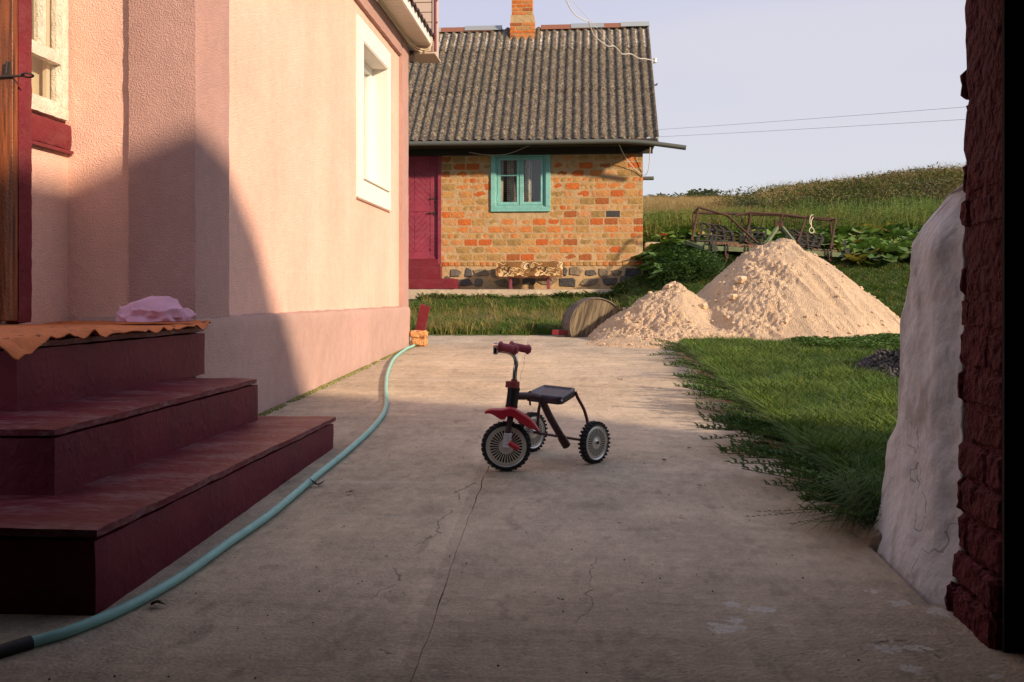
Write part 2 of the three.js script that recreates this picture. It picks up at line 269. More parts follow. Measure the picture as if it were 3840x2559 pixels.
{
  const yard = new THREE.Group(); yard.name = 'concrete_yard'; yard.userData = { kind: 'structure', label: 'worn pale concrete yard with a long cracked joint', category: 'concrete yard' }; scene.add(yard);
  part('slab', slab(() => -4.4, (d) => jointX(d) - 0.0008 - 0.004 * Math.max(0, gN(d * 4, 2, 2)), -4, 12.3, 400, 60, 1), concrete, yard);
  part('slab', slab((d) => jointX(d) + 0.0008 + 0.003 * Math.max(0, gN(d * 4, 7, 2)), () => 0.872, -4, 12.5, 400, 50, 1), concrete, yard);
  part('slab', slab(() => 0.8725, () => 4.6, -4, 2.657, 90, 40), concrete, yard);
}
// kerb stones between yard and lawn
{
  const kerb = new THREE.Group(); kerb.name = 'kerb'; kerb.userData = { kind: 'structure', label: 'low rough concrete kerb along the lawn', category: 'kerb' }; scene.add(kerb);
  const m = white(rep(colorTex(256, 256, (u, v) => { const k = 0.7 + 0.6 * fb(u, v, 8, 8, 4, 441); return [0.30 * k, 0.225 * k, 0.165 * k]; }), 1.3), 0.95, { bumpMap: rep(coarseBump, 3), bumpScale: 0.02 });
  let d = 3.15;
  while (d < 10.7) { const L = Math.min(rnd(0.55, 0.8), 10.85 - d); const x = 0.885 + rnd(-0.008, 0.008), y = SLOPE * (d + L / 2); const g = roughBox(x - 0.012, x + 0.07, y - 0.09, y + rnd(0.045, 0.062), d, d + L - 0.012, 0.035, 0.014, 7, 0.014, d * 3); part('kerb_stone', g, m, kerb); d += L; }
}

// ---------------------------------------------------------------- the barn the view looks out of; its gable shades the near yard
{
  const barn = group('barn', 'dark maroon brick barn doorway at the right edge of the picture', 'barn', [0, 0, 0]);
  const jambMat = dull(rep(paintTex([0.10, 0.012, 0.019], [0.12, 0.028, 0.036], 0.4, 171, 8, 8), 2.2), 0.8, { bumpMap: rep(coarseBump, 4), bumpScale: 0.03 });
  const inner = mat(0.012, 0.009, 0.008, 0.95), planks = mat(0.05, 0.035, 0.025, 0.9);  // near-black wall colour stands in for the shade of the unlit interior
  // front wall right of the doorway, up to the gable
  const prof = [[1.02, -0.1], [4.3, -0.1], [4.3, 2.24], [3.57, 2.62], [2.86, 2.90], [2.4, 3.12], [1.7, 3.18], [0.9, 2.96], [0.37, 2.74], [-0.18, 2.30], [-1.9, 2.12], [-1.9, 1.75], [1.02, 1.75]];
  const front = extr(prof, 0.25); front.translate(0, 0, -2.60); part('front_wall', uvw(front), inner, barn, 'inner face of the barn wall, coloured near black as shade');
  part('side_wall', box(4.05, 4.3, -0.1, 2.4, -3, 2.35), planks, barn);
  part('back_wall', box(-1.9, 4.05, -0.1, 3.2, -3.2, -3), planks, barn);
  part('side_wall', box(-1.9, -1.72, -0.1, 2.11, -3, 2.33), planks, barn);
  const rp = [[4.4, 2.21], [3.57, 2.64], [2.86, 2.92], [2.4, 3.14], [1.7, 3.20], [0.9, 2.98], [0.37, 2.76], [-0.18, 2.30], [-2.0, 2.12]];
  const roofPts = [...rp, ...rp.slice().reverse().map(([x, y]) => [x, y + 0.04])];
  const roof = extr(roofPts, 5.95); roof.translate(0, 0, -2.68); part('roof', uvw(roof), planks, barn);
  part('added_sky_blocker', uvw(extr([[-2.0, 2.085], [0.2, 2.085], [0.2, 2.115], [-2.0, 2.115]], 0.34).translate(0, 0, -3.03)), planks, barn);  // added unseen overhang, keeps sky light off the near floor
  // the jamb: thickly painted uneven bricks, course by course
  let y = -0.02, k = 0;
  while (y < 1.72) {
    const h = rnd(0.078, 0.098), big = gN(y * 2.1, 3, 3) * 0.008 + rnd(-0.004, 0.004) - 0.020 - 0.034 * (y / 1.6);
    const notch = y > 1.44 && y < 1.56 ? 0.014 : 0, foot = y < 0.18 ? 0.02 : 0;
    const split = k % 3 === 0 ? 2.57 : k % 3 === 1 ? 2.60 : 2.45, x0 = 0.905 - big + notch - foot;
    part('brick', roughBox(x0, 1.06, y, y + h - 0.003, 2.352, split - 0.002, 0.012, 0.006, 22, 0.007, k), jambMat, barn);
    part('brick', roughBox(x0 + rnd(-0.006, 0.012), 1.06, y, y + h - 0.003, split + 0.002, 2.635, 0.012, 0.006, 22, 0.007, k + 40), jambMat, barn);
    y += h; k++;
  }
  part('painted_shade_sheet', box(0.935, 1.1, -0.1, 1.94, 2.335, 2.349), inner, barn);  // added dark sheet, paints in the shade on the bricks' inward face
  part('mortar', roughBox(0.948, 1.04, -0.1, 1.74, 2.36, 2.622, 0.03, 0.008, 9, 0.005), jambMat, barn);
  part('lintel', box(-1.9, 0.975, 1.735, 1.749, 2.36, 2.6), planks, barn);
}
// whitewashed buttress leaning on the barn wall
{
  const prof = [[3.33, 0.02], [3.30, 0.105], [3.275, 0.27], [3.25, 0.42], [3.15, 0.497], [3.12, 0.655], [3.12, 0.80], [3.02, 0.935], [3.01, 1.035], [2.955, 1.105], [2.85, 1.16], [2.70, 1.185], [2.665, 1.19]];
  const rows = 70, cols = 46, pos = [], idx = [];
  const end = (y) => { if (y <= prof[0][1]) return prof[0][0]; for (let i = 1; i < prof.length; i++) if (y <= prof[i][1]) return mix(prof[i - 1][0], prof[i][0], (y - prof[i - 1][1]) / (prof[i][1] - prof[i - 1][1])); return 2.665; };
  // cross-section at each height: starts at the barn on the yard side, runs forward, turns round the end, back along the far side
  const H = 1.19;
  for (let j = 0; j <= rows; j++) {
    const y = -0.02 + (H + 0.02) * Math.pow(j / rows, 0.9), e = end(Math.min(y, H - 0.001)), flare = 0.04 * smooth(0.32, 0.02, y), xa = 0.925 - flare + 0.05 * smooth(1.0, 1.19, y), xb = 1.42 - 0.10 * smooth(0.9, 1.19, y), r = Math.max(0.004, Math.min(0.06, (e - 2.645) * 0.6));
    for (let i = 0; i <= cols; i++) {
      const t = i / cols; let x, d;
      if (t < 0.5) { if (i === 0) { x = 1.08; d = 2.643; } else { d = mix(2.645, e - r, (i - 1) / cols / 0.5); x = xa + 0.035 * smooth(2.80, 2.645, d); } } else if (t < 0.75) { const a = (t - 0.5) / 0.25 * Math.PI / 2; x = xa + r - r * Math.cos(a); d = e - r + r * Math.sin(a); } else { x = mix(xa + r, xb, (t - 0.75) / 0.25); d = e; }
      const n = 0.007 * gN(x * 5, y * 5, d * 5, 3) + 0.003 * gN(x * 30, y * 30, d * 30, 2) + 0.012 * gN(x * 1.7 + 4, y * 2.2, d * 2);
      x += n; d = Math.max(2.642, d + n * 0.8); pos.push(x, y, -d);
    }
  }
  const w = cols + 1; for (let j = 0; j < rows; j++) for (let i = 0; i < cols; i++) { const a = j * w + i; idx.push(a, a + 1, a + w, a + 1, a + w + 1, a + w); }
  const c0 = pos.length / 3; pos.push(1.2, H - 0.004, -2.645); for (let i = 0; i < cols; i++) idx.push(rows * w + i, rows * w + i + 1, c0);
  const g = new THREE.BufferGeometry(); g.setAttribute('position', new THREE.Float32BufferAttribute(pos, 3)); g.setIndex(idx); g.computeVertexNormals();
  const gg = uvw(g);
  const m = white(rep(colorTex(1024, 1024, (u, v) => {
    const a = fb(u, v, 5, 5, 5, 501), b = fb(u, v, 40, 40, 3, 507), cr = Math.abs(fb(u, v, 5, 4, 5, 517) - 0.5), st = smooth(0.58, 0.8, fb(u, v, 12, 5, 4, 523));
    let k = 0.66 + 0.14 * a + 0.06 * (b - 0.5); k *= 1 - 0.30 * st; if (cr < 0.0035 && fb(u, v, 3, 3, 2, 531) > 0.52) k *= 0.55; const s = vn(u * 260, v * 260, 260, 260, 7) > 0.984 ? 0.6 : 1;
    return [k * s, k * s * (0.975 - 0.02 * st), k * s * (0.985 - 0.06 * st)];
  }), 0.8, 0.8, 0.17, 0.31), 0.95, { bumpMap: rep(coarseBump, 1.6), bumpScale: 0.014 });
  thing('buttress', gg, m, 'rounded whitewashed buttress leaning beside the maroon doorway', 'buttress');
}

// ---------------------------------------------------------------- the pink house
const pinkHouse = group('pink_house', 'pale pink stucco house with white framed window and dark plinth on the left', 'house');
{
  const h = pinkHouse, whitePaint = mat(0.78, 0.74, 0.68, 0.6, { bumpMap: rep(fineBump, 1.5), bumpScale: 0.002 }), pvc = mat(0.8, 0.8, 0.78, 0.3);
  const glass = new THREE.MeshPhysicalMaterial({ color: lin(0.95, 0.97, 0.96), transmission: 1, thickness: 0, roughness: 0.02, ior: 1.5 });
  // long wall facing the yard
  part('wall', merge([box(-2.3, -2.005, 0.70, 3.41, 5.3, 8.63), box(-2.3, -2.005, 0.70, 3.41, 9.70, 10.33), box(-2.3, -2.005, 0.70, 1.90, 8.63, 9.70), box(-2.3, -2.005, 3.126, 3.41, 8.63, 9.70)]), pinkPanel, h);
  part('wall', box(-2.76, -2.31, 0.70, 3.62, 4.872, 5.25), pinkPanel, h);
  part('wall', box(-6, -2.62, 0, 3.6, 5.26, 10.6), pinkPanel, h);
  part('wall', box(-2.62, -2.31, 0, 3.6, 10.4, 10.6), pinkPanel, h);
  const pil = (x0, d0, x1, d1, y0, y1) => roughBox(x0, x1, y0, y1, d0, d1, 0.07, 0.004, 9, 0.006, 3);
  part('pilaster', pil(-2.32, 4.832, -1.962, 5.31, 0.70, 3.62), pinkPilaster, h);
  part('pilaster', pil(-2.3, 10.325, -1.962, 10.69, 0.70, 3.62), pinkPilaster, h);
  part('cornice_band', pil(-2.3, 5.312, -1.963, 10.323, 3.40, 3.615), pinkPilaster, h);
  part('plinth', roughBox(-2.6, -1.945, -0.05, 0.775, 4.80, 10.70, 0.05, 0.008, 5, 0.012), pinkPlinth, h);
  // yard window
  const win = part('window', merge([box(-2.012, -1.985, 3.126, 3.30, 8.42, 9.81, 0.004), box(-2.012, -1.985, 1.735, 1.90, 8.42, 9.81, 0.004), box(-2.012, -1.986, 1.90, 3.126, 8.42, 8.63, 0.003), box(-2.012, -1.986, 1.90, 3.126, 9.70, 9.81, 0.003)]), whitePaint, h);
  part('reveal', merge([box(-2.18, -1.992, 1.902, 3.124, 9.692, 9.699), box(-2.18, -1.992, 1.902, 3.124, 8.631, 8.638), box(-2.18, -1.992, 3.117, 3.1255, 8.64, 9.69), box(-2.18, -1.992, 1.9005, 1.909, 8.64, 9.69)]), whitePaint, win);
  part('frame', merge([box(-2.215, -2.145, 1.91, 1.975, 8.64, 9.69, 0.004), box(-2.215, -2.145, 3.05, 3.116, 8.64, 9.69, 0.004), box(-2.215, -2.145, 1.975, 3.05, 8.64, 8.70, 0.004), box(-2.215, -2.145, 1.975, 3.05, 9.63, 9.69, 0.004), box(-2.21, -2.15, 1.975, 3.05, 9.13, 9.21, 0.004)]), pvc, win);
  part('pane', box(-2.186, -2.182, 1.975, 3.05, 8.70, 9.13), glass, win); part('pane', box(-2.186, -2.182, 1.975, 3.05, 9.21, 9.63), glass, win);
  part('sill', merge([box(-2.15, -1.972, 1.909, 1.921, 8.60, 9.72, 0.003), box(-1.984, -1.972, 1.722, 1.7345, 8.40, 9.83, 0.002)]), mat(0.62, 0.58, 0.5, 0.5), win);
  const cur = new THREE.PlaneGeometry(1.0, 1.1, 80, 1), cp = cur.attributes.position; for (let i = 0; i < cp.count; i++) cp.setZ(i, 0.025 * Math.sin(cp.getX(i) * 55) + 0.01 * Math.sin(cp.getX(i) * 131)); cur.rotateY(Math.PI / 2); cur.translate(-2.30, 2.5, -9.165); cur.computeVertexNormals();
  part('curtain', cur, new THREE.MeshPhysicalMaterial({ color: lin(0.62, 0.56, 0.45), roughness: 1, transmission: 0.35, thickness: 0 }), win);
  // porch side wall with its narrow painted window
  part('porch_wall', merge([box(-2.95, -2.65, 0.70, 1.72, 4.2, 4.872), box(-2.95, -2.66, 1.72, 3.2, 4.866, 4.872), box(-2.95, -2.655, 2.95, 3.4, 4.2, 4.866)]), pinkPanel, h);
  const flaky = white(rep(paintTex([0.70, 0.62, 0.52], [0.42, 0.36, 0.28], 0.35, 191, 10, 10), 2.5), 0.7, { bumpMap: rep(paintBump, 4), bumpScale: 0.006 });
  const pw = part('porch_window', merge([roughBox(-2.70, -2.632, 1.765, 1.83, 4.44, 4.858, 0.03, 0.003, 18, 0.004), roughBox(-2.70, -2.634, 1.825, 2.96, 4.44, 4.497, 0.03, 0.003, 18, 0.004), roughBox(-2.70, -2.634, 1.825, 2.96, 4.795, 4.858, 0.03, 0.003, 18, 0.004), roughBox(-2.695, -2.638, 2.035, 2.105, 4.49, 4.80, 0.03, 0.003, 18, 0.004), roughBox(-2.69, -2.642, 2.10, 2.96, 4.628, 4.662, 0.03, 0.002, 18, 0.003), roughBox(-2.69, -2.645, 1.828, 1.85, 4.495, 4.797, 0.03, 0.002, 18, 0.002)]), flaky, h, 'flaking white paint porch window frame');
  part('pane', box(-2.672, -2.668, 1.83, 2.04, 4.49, 4.80), glass, pw); part('pane', box(-2.672, -2.668, 2.10, 2.96, 4.49, 4.63), glass, pw); part('pane', box(-2.672, -2.668, 2.10, 2.96, 4.66, 4.80), glass, pw);
  part('curtain', box(-2.76, -2.752, 1.74, 3.0, 4.25, 4.86), mat(0.55, 0.47, 0.31, 1), pw);
  part('sash', merge([box(-2.72, -2.70, 1.83, 3.0, 4.76, 4.79), box(-2.73, -2.705, 1.83, 3.0, 4.60, 4.615)]), mat(0.6, 0.5, 0.36, 0.8), pw);
  part('sill', merge([roughBox(-2.70, -2.62, 1.615, 1.752, 4.44, 4.868, 0.03, 0.004, 14, 0.006), box(-2.645, -2.615, 1.60, 1.615, 4.40, 4.862)]), maroonWood, pw, 'dark red board under the porch window');
  // porch door standing open
  const leaf = part('door', merge([box(-3.42, -2.70, 0.77, 2.6, 4.275, 4.30), box(-2.69, -2.578, 0.77, 2.6, 4.268, 4.308, 0.004), box(-3.42, -2.69, 0.77, 0.95, 4.262, 4.274, 0.003)]), brownDoorWood, h, 'brown varnished porch door standing open');
  part('door_post', roughBox(-2.655, -2.582, 0.755, 2.6, 4.325, 4.44, 0.04, 0.003, 12, 0.005), maroonWood, h);
  part('latch', merge([box(-2.60, -2.585, 1.86, 1.93, 4.258, 4.267), bar(V(-2.68, 1.862, 4.255), V(-2.52, 1.866, 4.262), 0.006), new THREE.TorusGeometry(0.016, 0.004, 6, 14).rotateX(1.2).scale(1.5, 1, 1).translate(-2.505, 1.868, -4.262), bar(V(-2.60, 1.875, 4.25), V(-2.595, 1.93, 4.25), 0.005)]), darkIron, leaf);
  // eaves
  const soffitM = mat(0.60, 0.55, 0.47, 0.45);
  const soffit = part('soffit', merge([box(-1.964, -1.73, 3.632, 3.645, 4.5, 8.6), box(-1.965, -1.955, 3.612, 3.632, 4.5, 10.75)]), soffitM, h);
  for (let d = 8.6; d < 10.7; d += 0.1) part('soffit_board', box(-1.955, -1.738, 3.618, 3.632, d + 0.003, d + 0.097, 0.003), soffitM, soffit);
  part('fascia', box(-1.737, -1.718, 3.60, 3.70, 4.4, 10.74, 0.004), mat(0.75, 0.73, 0.70, 0.35), h);
  const rt = [], ri = [], rows = 380; for (let j = 0; j <= rows; j++) { const d = 4.2 + 6.56 * j / rows, wv = 0.018 * Math.sin(d * 2 * Math.PI / 0.183); for (const [x, y] of [[-1.688, 3.705], [-2.2, 4.06], [-4.2, 5.45]]) { rt.push(x, y + wv, -d); } for (const [x, y] of [[-1.688, 3.690], [-2.2, 4.045]]) rt.push(x, y + wv, -d); }
  for (let j = 0; j < rows; j++) { const a = j * 5, b = a + 5; ri.push(a, a + 1, b, a + 1, b + 1, b, a + 1, a + 2, b + 1, a + 2, b + 2, b + 1, a, b, a + 3, b, b + 3, a + 3, a + 3, b + 3, a + 4, b + 3, b + 4, a + 4); }
  const rg = new THREE.BufferGeometry(); rg.setAttribute('position', new THREE.Float32BufferAttribute(rt, 3)); rg.setIndex(ri); rg.computeVertexNormals();
  part('roof', uvw(rg), mat(0.055, 0.018, 0.016, 0.45, { side: THREE.DoubleSide }), h, 'dark red wavy metal roof edge');
  // boxed gable end behind the eave, clad in beige boards
  const sid = mat(0.50, 0.40, 0.335, 0.5), box2 = part('gable_box', merge([box(-4, -1.715, 3.545, 5.4, 10.79, 11.2), box(-1.95, -1.69, 3.525, 3.545, 10.755, 11.2, 0.004)]), sid, h, 'beige plastic cladding at the end of the eave');
  for (let k = 0; k < 9; k++) part('siding_board', box(-2.6, -1.722, 3.552 + k * 0.108, 3.552 + k * 0.108 + 0.103, 10.772, 10.789, 0.006), sid, box2);
  part('corner_trim', box(-1.72, -1.692, 3.548, 5.0, 10.762, 10.80, 0.004), sid, box2);
  part('verge_trim', merge([box(-1.691, -1.677, 3.555, 5.0, 10.75, 10.80, 0.003), ...[3.86, 4.10].map((y) => box(-1.676, -1.665, y, y + 0.018, 10.76, 10.79, 0.003))]), mat(0.20, 0.022, 0.03, 0.35), box2);
  part('bracket', box(-1.96, -1.92, 3.43, 3.55, 10.70, 10.78), darkIron, h);
  const cab = [[-1.945, 3.596, 8.2], [-1.945, 3.60, 9.2], [-1.94, 3.60, 9.9], [-1.935, 3.597, 10.35], [-1.915, 3.57, 10.62], [-1.83, 3.535, 10.70], [-1.755, 3.545, 10.70], [-1.722, 3.60, 10.69], [-1.72, 3.66, 10.69]];
  thing('cable', merge([tube(cab.map((p) => V(...p)), 0.0075, 80, 6), tube(cab.map(([x, y, d]) => V(x + 0.014, y + 0.012, d - 0.05)), 0.0075, 80, 6)]), mat(0.62, 0.55, 0.40, 0.5), 'pair of cream cables looping under the white eave', 'cable');
}

// ---------------------------------------------------------------- maroon porch steps
{
  const s = group('porch_steps', 'maroon painted concrete porch steps before the pink house', 'steps', [0, 0, 0]);
  const step = (x, d0, d1, y0, y1, nose, label) => {
    const st = part('step', roughBox(-4.3, x - nose, y0, y1 - 0.032, d0 + nose, d1 - nose * 0.5, 0.05, 0.004, 6, nose > 0.01 ? 0.006 : 0.001, y1 * 7), maroonRiser, s);
    part('tread', roughBox(-4.31, x, y1 - 0.0315, y1, d0, d1, 0.05, 0.004, 5, 0.006, y1 * 11), maroonTread, st);
  };
  step(-1.225, 2.40, 4.76, -0.05, 0.302, 0.012);
  step(-1.55, 2.78, 4.56, 0.295, 0.500, 0.003);
  step(-1.90, 3.17, 4.798, 0.494, 0.732, 0.003);
}
// orange mat on the landing: a stiff wavy sheet hanging over the edge
{
  const nx = 60, nd = 90, th = 0.006, pos = [], idx = [];
  const sheet = (off) => { for (let j = 0; j <= nd; j++) for (let i = 0; i <= nx; i++) {
    const v = j / nd, u = i / nx, d = 3.09 + v * 1.70, edge = -1.858 + 0.014 * gN(d * 3.2, 1, 2, 2), x = mix(-3.6, edge, Math.pow(u, 0.6));
    let y = 0.7395 + 0.006 * (1 + gN(x * 2.5, d * 2.5, 5, 2)) * smooth(0, 0.3, 1 - v);
    const over = smooth(0.10, 0, edge - x), wv = gN(d * 5.5, 3, 7, 2) * 0.018 - 0.012;
    y += smooth(0.045, 0, edge - x) * wv + 0.012 * smooth(0.16, 0.03, edge - x) * Math.max(0, gN(d * 5.5, 3, 7, 2)); const front = smooth(3.30, 3.09, d); y -= front * 0.012; y -= front * over * 0.045;
    if (d > 4.6) y += 0.012 * smooth(4.6, 4.79, d) * (1 + gN(x * 4, 1, 1));
    if (x < -1.893 && d > 3.18) y = Math.max(y, 0.7375); pos.push(x, y + off, -d); } };
  sheet(th); sheet(0); const w = nx + 1, n = w * (nd + 1);
  for (let j = 0; j < nd; j++) for (let i = 0; i < nx; i++) { const a = j * w + i; idx.push(a, a + 1, a + w, a + 1, a + w + 1, a + w); const b = a + n; idx.push(b, b + w, b + 1, b + 1, b + w, b + w + 1); }
  for (let j = 0; j < nd; j++) { const a = j * w + nx, b = a + w; idx.push(a, a + n, b, b, a + n, b + n); } for (let i = 0; i < nx; i++) idx.push(i, i + n, i + 1, i + 1, i + n, i + 1 + n);
  const g = new THREE.BufferGeometry(); g.setAttribute('position', new THREE.Float32BufferAttribute(pos, 3)); g.setIndex(idx); g.computeVertexNormals();
  const m = white(rep(colorTex(512, 512, (u, v) => { const a = fb(u, v, 6, 6, 4, 601), b = fb(u, v, 70, 70, 2, 607), s = fb(u, v, 40, 40, 3, 611) > 0.72 ? 0.35 : 1, k = (0.75 + 0.4 * a + 0.2 * (b - 0.5)) * s; return [0.58 * k, 0.165 * k, 0.045 * k]; }), 0.9), 0.8, { bumpMap: rep(fineBump, 2), bumpScale: 0.002 });
  thing('mat', uvw(g), m, 'curling orange rubber mat on the top landing', 'mat');
}
// crumpled pink cloth
{
  const g = new THREE.SphereGeometry(1, 90, 60), p = g.attributes.position;
  for (let i = 0; i < p.count; i++) {
    let x = p.getX(i), y = p.getY(i), z = p.getZ(i); const a = Math.atan2(z, x);
    const sq = (v, e) => Math.sign(v) * Math.pow(Math.abs(v), e);
    let X = sq(x, 0.85) * 0.17, Y = y > 0 ? sq(y, 0.8) * 0.108 * (1 - 0.34 * smooth(0.25, 1, x) - 0.12 * smooth(-0.6, -1, x)) : y * 0.012, Z = sq(z, 0.85) * 0.12;
    const f1 = 1 - Math.abs(N3(X * 4 + Y * 7 + 2, Y * 9 - X * 4, Z * 5)), f2 = 1 - Math.abs(N3(X * 15 + Y * 9 + 7, Y * 5 - X * 7, Z * 9 + 3));
    const low = smooth(0.75, 0.1, y), k = 0.020 * (Math.pow(f1, 5) - 0.3) + 0.022 * low * (Math.pow(f2, 6) - 0.25);
    const up = smooth(-0.1, 0.25, y); X += x * k * 0.9; Y += (0.3 + 0.7 * Math.max(0, y)) * k * up; Z += z * k * 0.9;
    if (y < 0.15) { const e = 0.02 * N3(Math.cos(a) * 2, Math.sin(a) * 2, 2); X += x * e; Z += z * e; }
    p.setXYZ(i, X, Math.max(Y, -0.004), Z);
  }
  g.computeVertexNormals(); g.rotateY(0.15); g.translate(-2.035, 0.766, -4.52);
  thing('cloth', uvw(g), new THREE.MeshPhysicalMaterial({ color: lin(0.62, 0.33, 0.43), roughness: 0.95, sheen: 0.4, sheenColor: lin(0.9, 0.7, 0.8), bumpMap: rep(fineBump, 8), bumpScale: 0.001 }), 'crumpled pale pink cloth lying on the orange mat', 'cloth');
}
// garden hose
{
  const hp = [[-1.288, 2.191], [-1.226, 2.284], [-1.17, 2.458], [-1.137, 2.705], [-1.128, 3.017], [-1.112, 3.39], [-1.123, 3.973], [-1.131, 4.589], [-1.161, 5.293], [-1.242, 5.979], [-1.445, 6.96], [-1.62, 7.866], [-1.81, 9.087], [-1.89, 10.1], [-1.90, 10.66], [-2.05, 11.2]];
  const hose = group('garden_hose', 'teal garden hose snaking along the steps and pink wall', 'hose');
  const y = (d) => SLOPE * d + 0.0155;
  const m = white(rep(colorTex(256, 256, (u, v) => { const a = fb(u, v, 30, 6, 4, 621), s = vn(u * 120, v * 20, 120, 20, 8) > 0.975 ? 0.3 : 1, k = (0.8 + 0.4 * a) * s; return [0.25 * k, 0.53 * k, 0.46 * k]; }), 6, 1), 0.5);
  const pts = hp.map(([x, d]) => V(x, y(d), d));
  part('hose', tube(pts, 0.0135, 220, 12), m, hose);
  part('coupling', tube([V(-1.46, y(1.95), 1.93), V(-1.36, y(2.08), 2.08), V(-1.284, y(2.196), 2.197)], 0.0165, 20, 12), mat(0.015, 0.015, 0.016, 0.6), hose, 'black hose end');
}

// ---------------------------------------------------------------- the brick house at the end of the yard
const brickHouse = group('brick_house', 'orange brick cottage with grey corrugated roof and teal window', 'house');
{
  const h = brickHouse, F = 18.15, XR = 0.952, XL = -5.6;
  const grain = colorTex(256, 256, (u, v) => { const a = fb(u, v, 6, 6, 4, 701), b = fb(u, v, 40, 40, 2, 707), s = smooth(0.62, 0.8, fb(u, v, 10, 10, 4, 713)), k = 0.72 + 0.42 * a + 0.24 * (b - 0.5); return [mix(k, 0.8, s * 0.5), mix(k, 0.85, s * 0.6), mix(k, 0.9, s * 0.7)]; });
  const brickMats = [[0.49, 0.128, 0.022], [0.44, 0.105, 0.020], [0.49, 0.18, 0.050], [0.46, 0.215, 0.075], [0.44, 0.245, 0.085], [0.385, 0.225, 0.078], [0.335, 0.205, 0.07], [0.29, 0.185, 0.065], [0.31, 0.095, 0.026], [0.47, 0.235, 0.10]].map((c, i) => new THREE.MeshStandardMaterial({ color: lin(...c), map: rep(grain, 2.6, 2.6, i * 0.13, i * 0.29), roughness: 0.92, bumpMap: rep(coarseBump, 4), bumpScale: 0.012 }));
  const charred = mat(0.035, 0.035, 0.038, 0.8);
  const mortarM = white(rep(colorTex(512, 512, (u, v) => { const k = 0.7 + 0.45 * fb(u, v, 12, 12, 5, 721) + 0.25 * (vn(u * 200, v * 200, 200, 200, 3) - 0.5); return [0.43 * k, 0.30 * k, 0.16 * k]; }), 1.1), 0.95, { bumpMap: rep(coarseBump, 2), bumpScale: 0.012 });
  const WX0 = -1.80, WX1 = -0.74, WY0 = 2.44, WY1 = 3.53;
  const wall = part('wall', merge([box(-2.80, WX0, 1.42, 3.72, F + 0.0075, F + 0.35), box(WX1, XR - 0.004, 1.42, 3.72, F + 0.0075, F + 0.35), box(WX0, WX1, 1.42, WY0, F + 0.0075, F + 0.35), box(WX0, WX1, WY1, 3.72, F + 0.0075, F + 0.35), box(XL, -3.62, 1.0, 3.72, F + 0.0075, F + 0.35), box(-3.62, -2.80, 3.47, 3.72, F + 0.0075, F + 0.35), box(XR - 0.35, XR - 0.004, 1.0, 3.72, F + 0.35, 23), box(XL, XR - 0.35, 1.0, 3.72, 22.7, 23)]), mortarM, h);
  part('gable', uvw(extr([[18.16, 3.70], [23.0, 3.70], [20.6, 6.25]], 0.3).rotateY(Math.PI / 2).translate(XR - 0.31, 0, 0)), mortarM, h);
  const variants = (w, hh, n, s) => Array.from({ length: n }, (_, k) => roughBox(-w / 2, w / 2, -hh / 2, hh / 2, -0.03, 0.03, w > 0.2 ? 0.062 : 0.045, 0.006, 19, 0.005, s + k * 5.3));
  const long = variants(0.25, 0.122, 7, 1), head = variants(0.066, 0.122, 4, 60), flat = variants(0.118, 0.082, 6, 90);
  const choose = (kind) => kind === 'flat' ? brickMats[pick([1, 2, 2, 3, 3, 4, 4, 5, 6, 9])] : kind === 'head' ? brickMats[pick([2, 3, 3, 4, 9, 9, 6])] : brickMats[pick([0, 1, 1, 2, 2, 3, 3, 4, 4, 5, 5, 6, 6, 7, 8, 9])];
  const put = (geo, m, x, y, sx, sy, dz = 0) => { const b = part('brick', geo, m, wall); b.position.set(x, y, -(F + 0.03 + dz)); b.scale.set(sx, sy, 1); b.rotation.z = rnd(-0.012, 0.012); };
  let y = 1.52, row = 0;
  while (y < 3.62) {
    const isFlat = row % 4 === 3, hh = isFlat ? 0.100 : 0.1365;
    let x = -2.735 + (isFlat ? 0 : rnd(-0.13, 0.02));
    while (x < XR - 0.02) {
      let kind = isFlat ? 'flat' : R() < 0.20 ? 'head' : 'long', w = kind === 'flat' ? rnd(0.10, 0.135) : kind === 'head' ? rnd(0.055, 0.075) : rnd(0.235, 0.262);
      let a = x, b = x + w; x = b + rnd(0.010, 0.016);
      a = Math.max(a, -2.732); b = Math.min(b, XR);
      const cutY = y + hh > WY0 - 0.03 && y < WY1 + 0.02;
      if (cutY) { if (b > WX0 && a < WX0) b = WX0; if (a < WX1 && b > WX1) a = WX1; if (a >= WX0 && b <= WX1) continue; }
      if (b - a < 0.03) continue;
      const ww = b - a, geo = isFlat ? pick(flat) : ww > 0.15 ? pick(long) : pick(head), base = isFlat ? 0.118 : ww > 0.15 ? 0.25 : 0.066;
      const black = Math.abs(y - 2.33) < 0.06 && Math.abs(a - 0.28) < 0.13 && kind === 'long';
      put(geo, black ? charred : choose(kind), (a + b) / 2, y + hh / 2, ww / base, (hh - 0.014) / (isFlat ? 0.082 : 0.122), rnd(-0.003, 0.005));
    }
    y += hh; row++;
  }
  for (let x = -2.72; x < XR + 0.01; x += 0.118) put(pick(flat), choose('flat'), x + 0.055, 1.469, 0.92, 0.96, -0.012);
  // rubble footing
  const found = part('footing', box(-2.72, XR - 0.004, 0.7, 1.42, F + 0.004, F + 0.34), mortarM, h);
  const stoneMats = [[0.045, 0.044, 0.045], [0.085, 0.078, 0.07], [0.15, 0.12, 0.08], [0.20, 0.155, 0.10], [0.07, 0.07, 0.072], [0.12, 0.105, 0.085]].map((c, i) => new THREE.MeshStandardMaterial({ color: lin(...c), map: rep(grain, 1.7, 1.7, i * 0.3, 0), roughness: 0.8, bumpMap: rep(coarseBump, 3), bumpScale: 0.02 }));
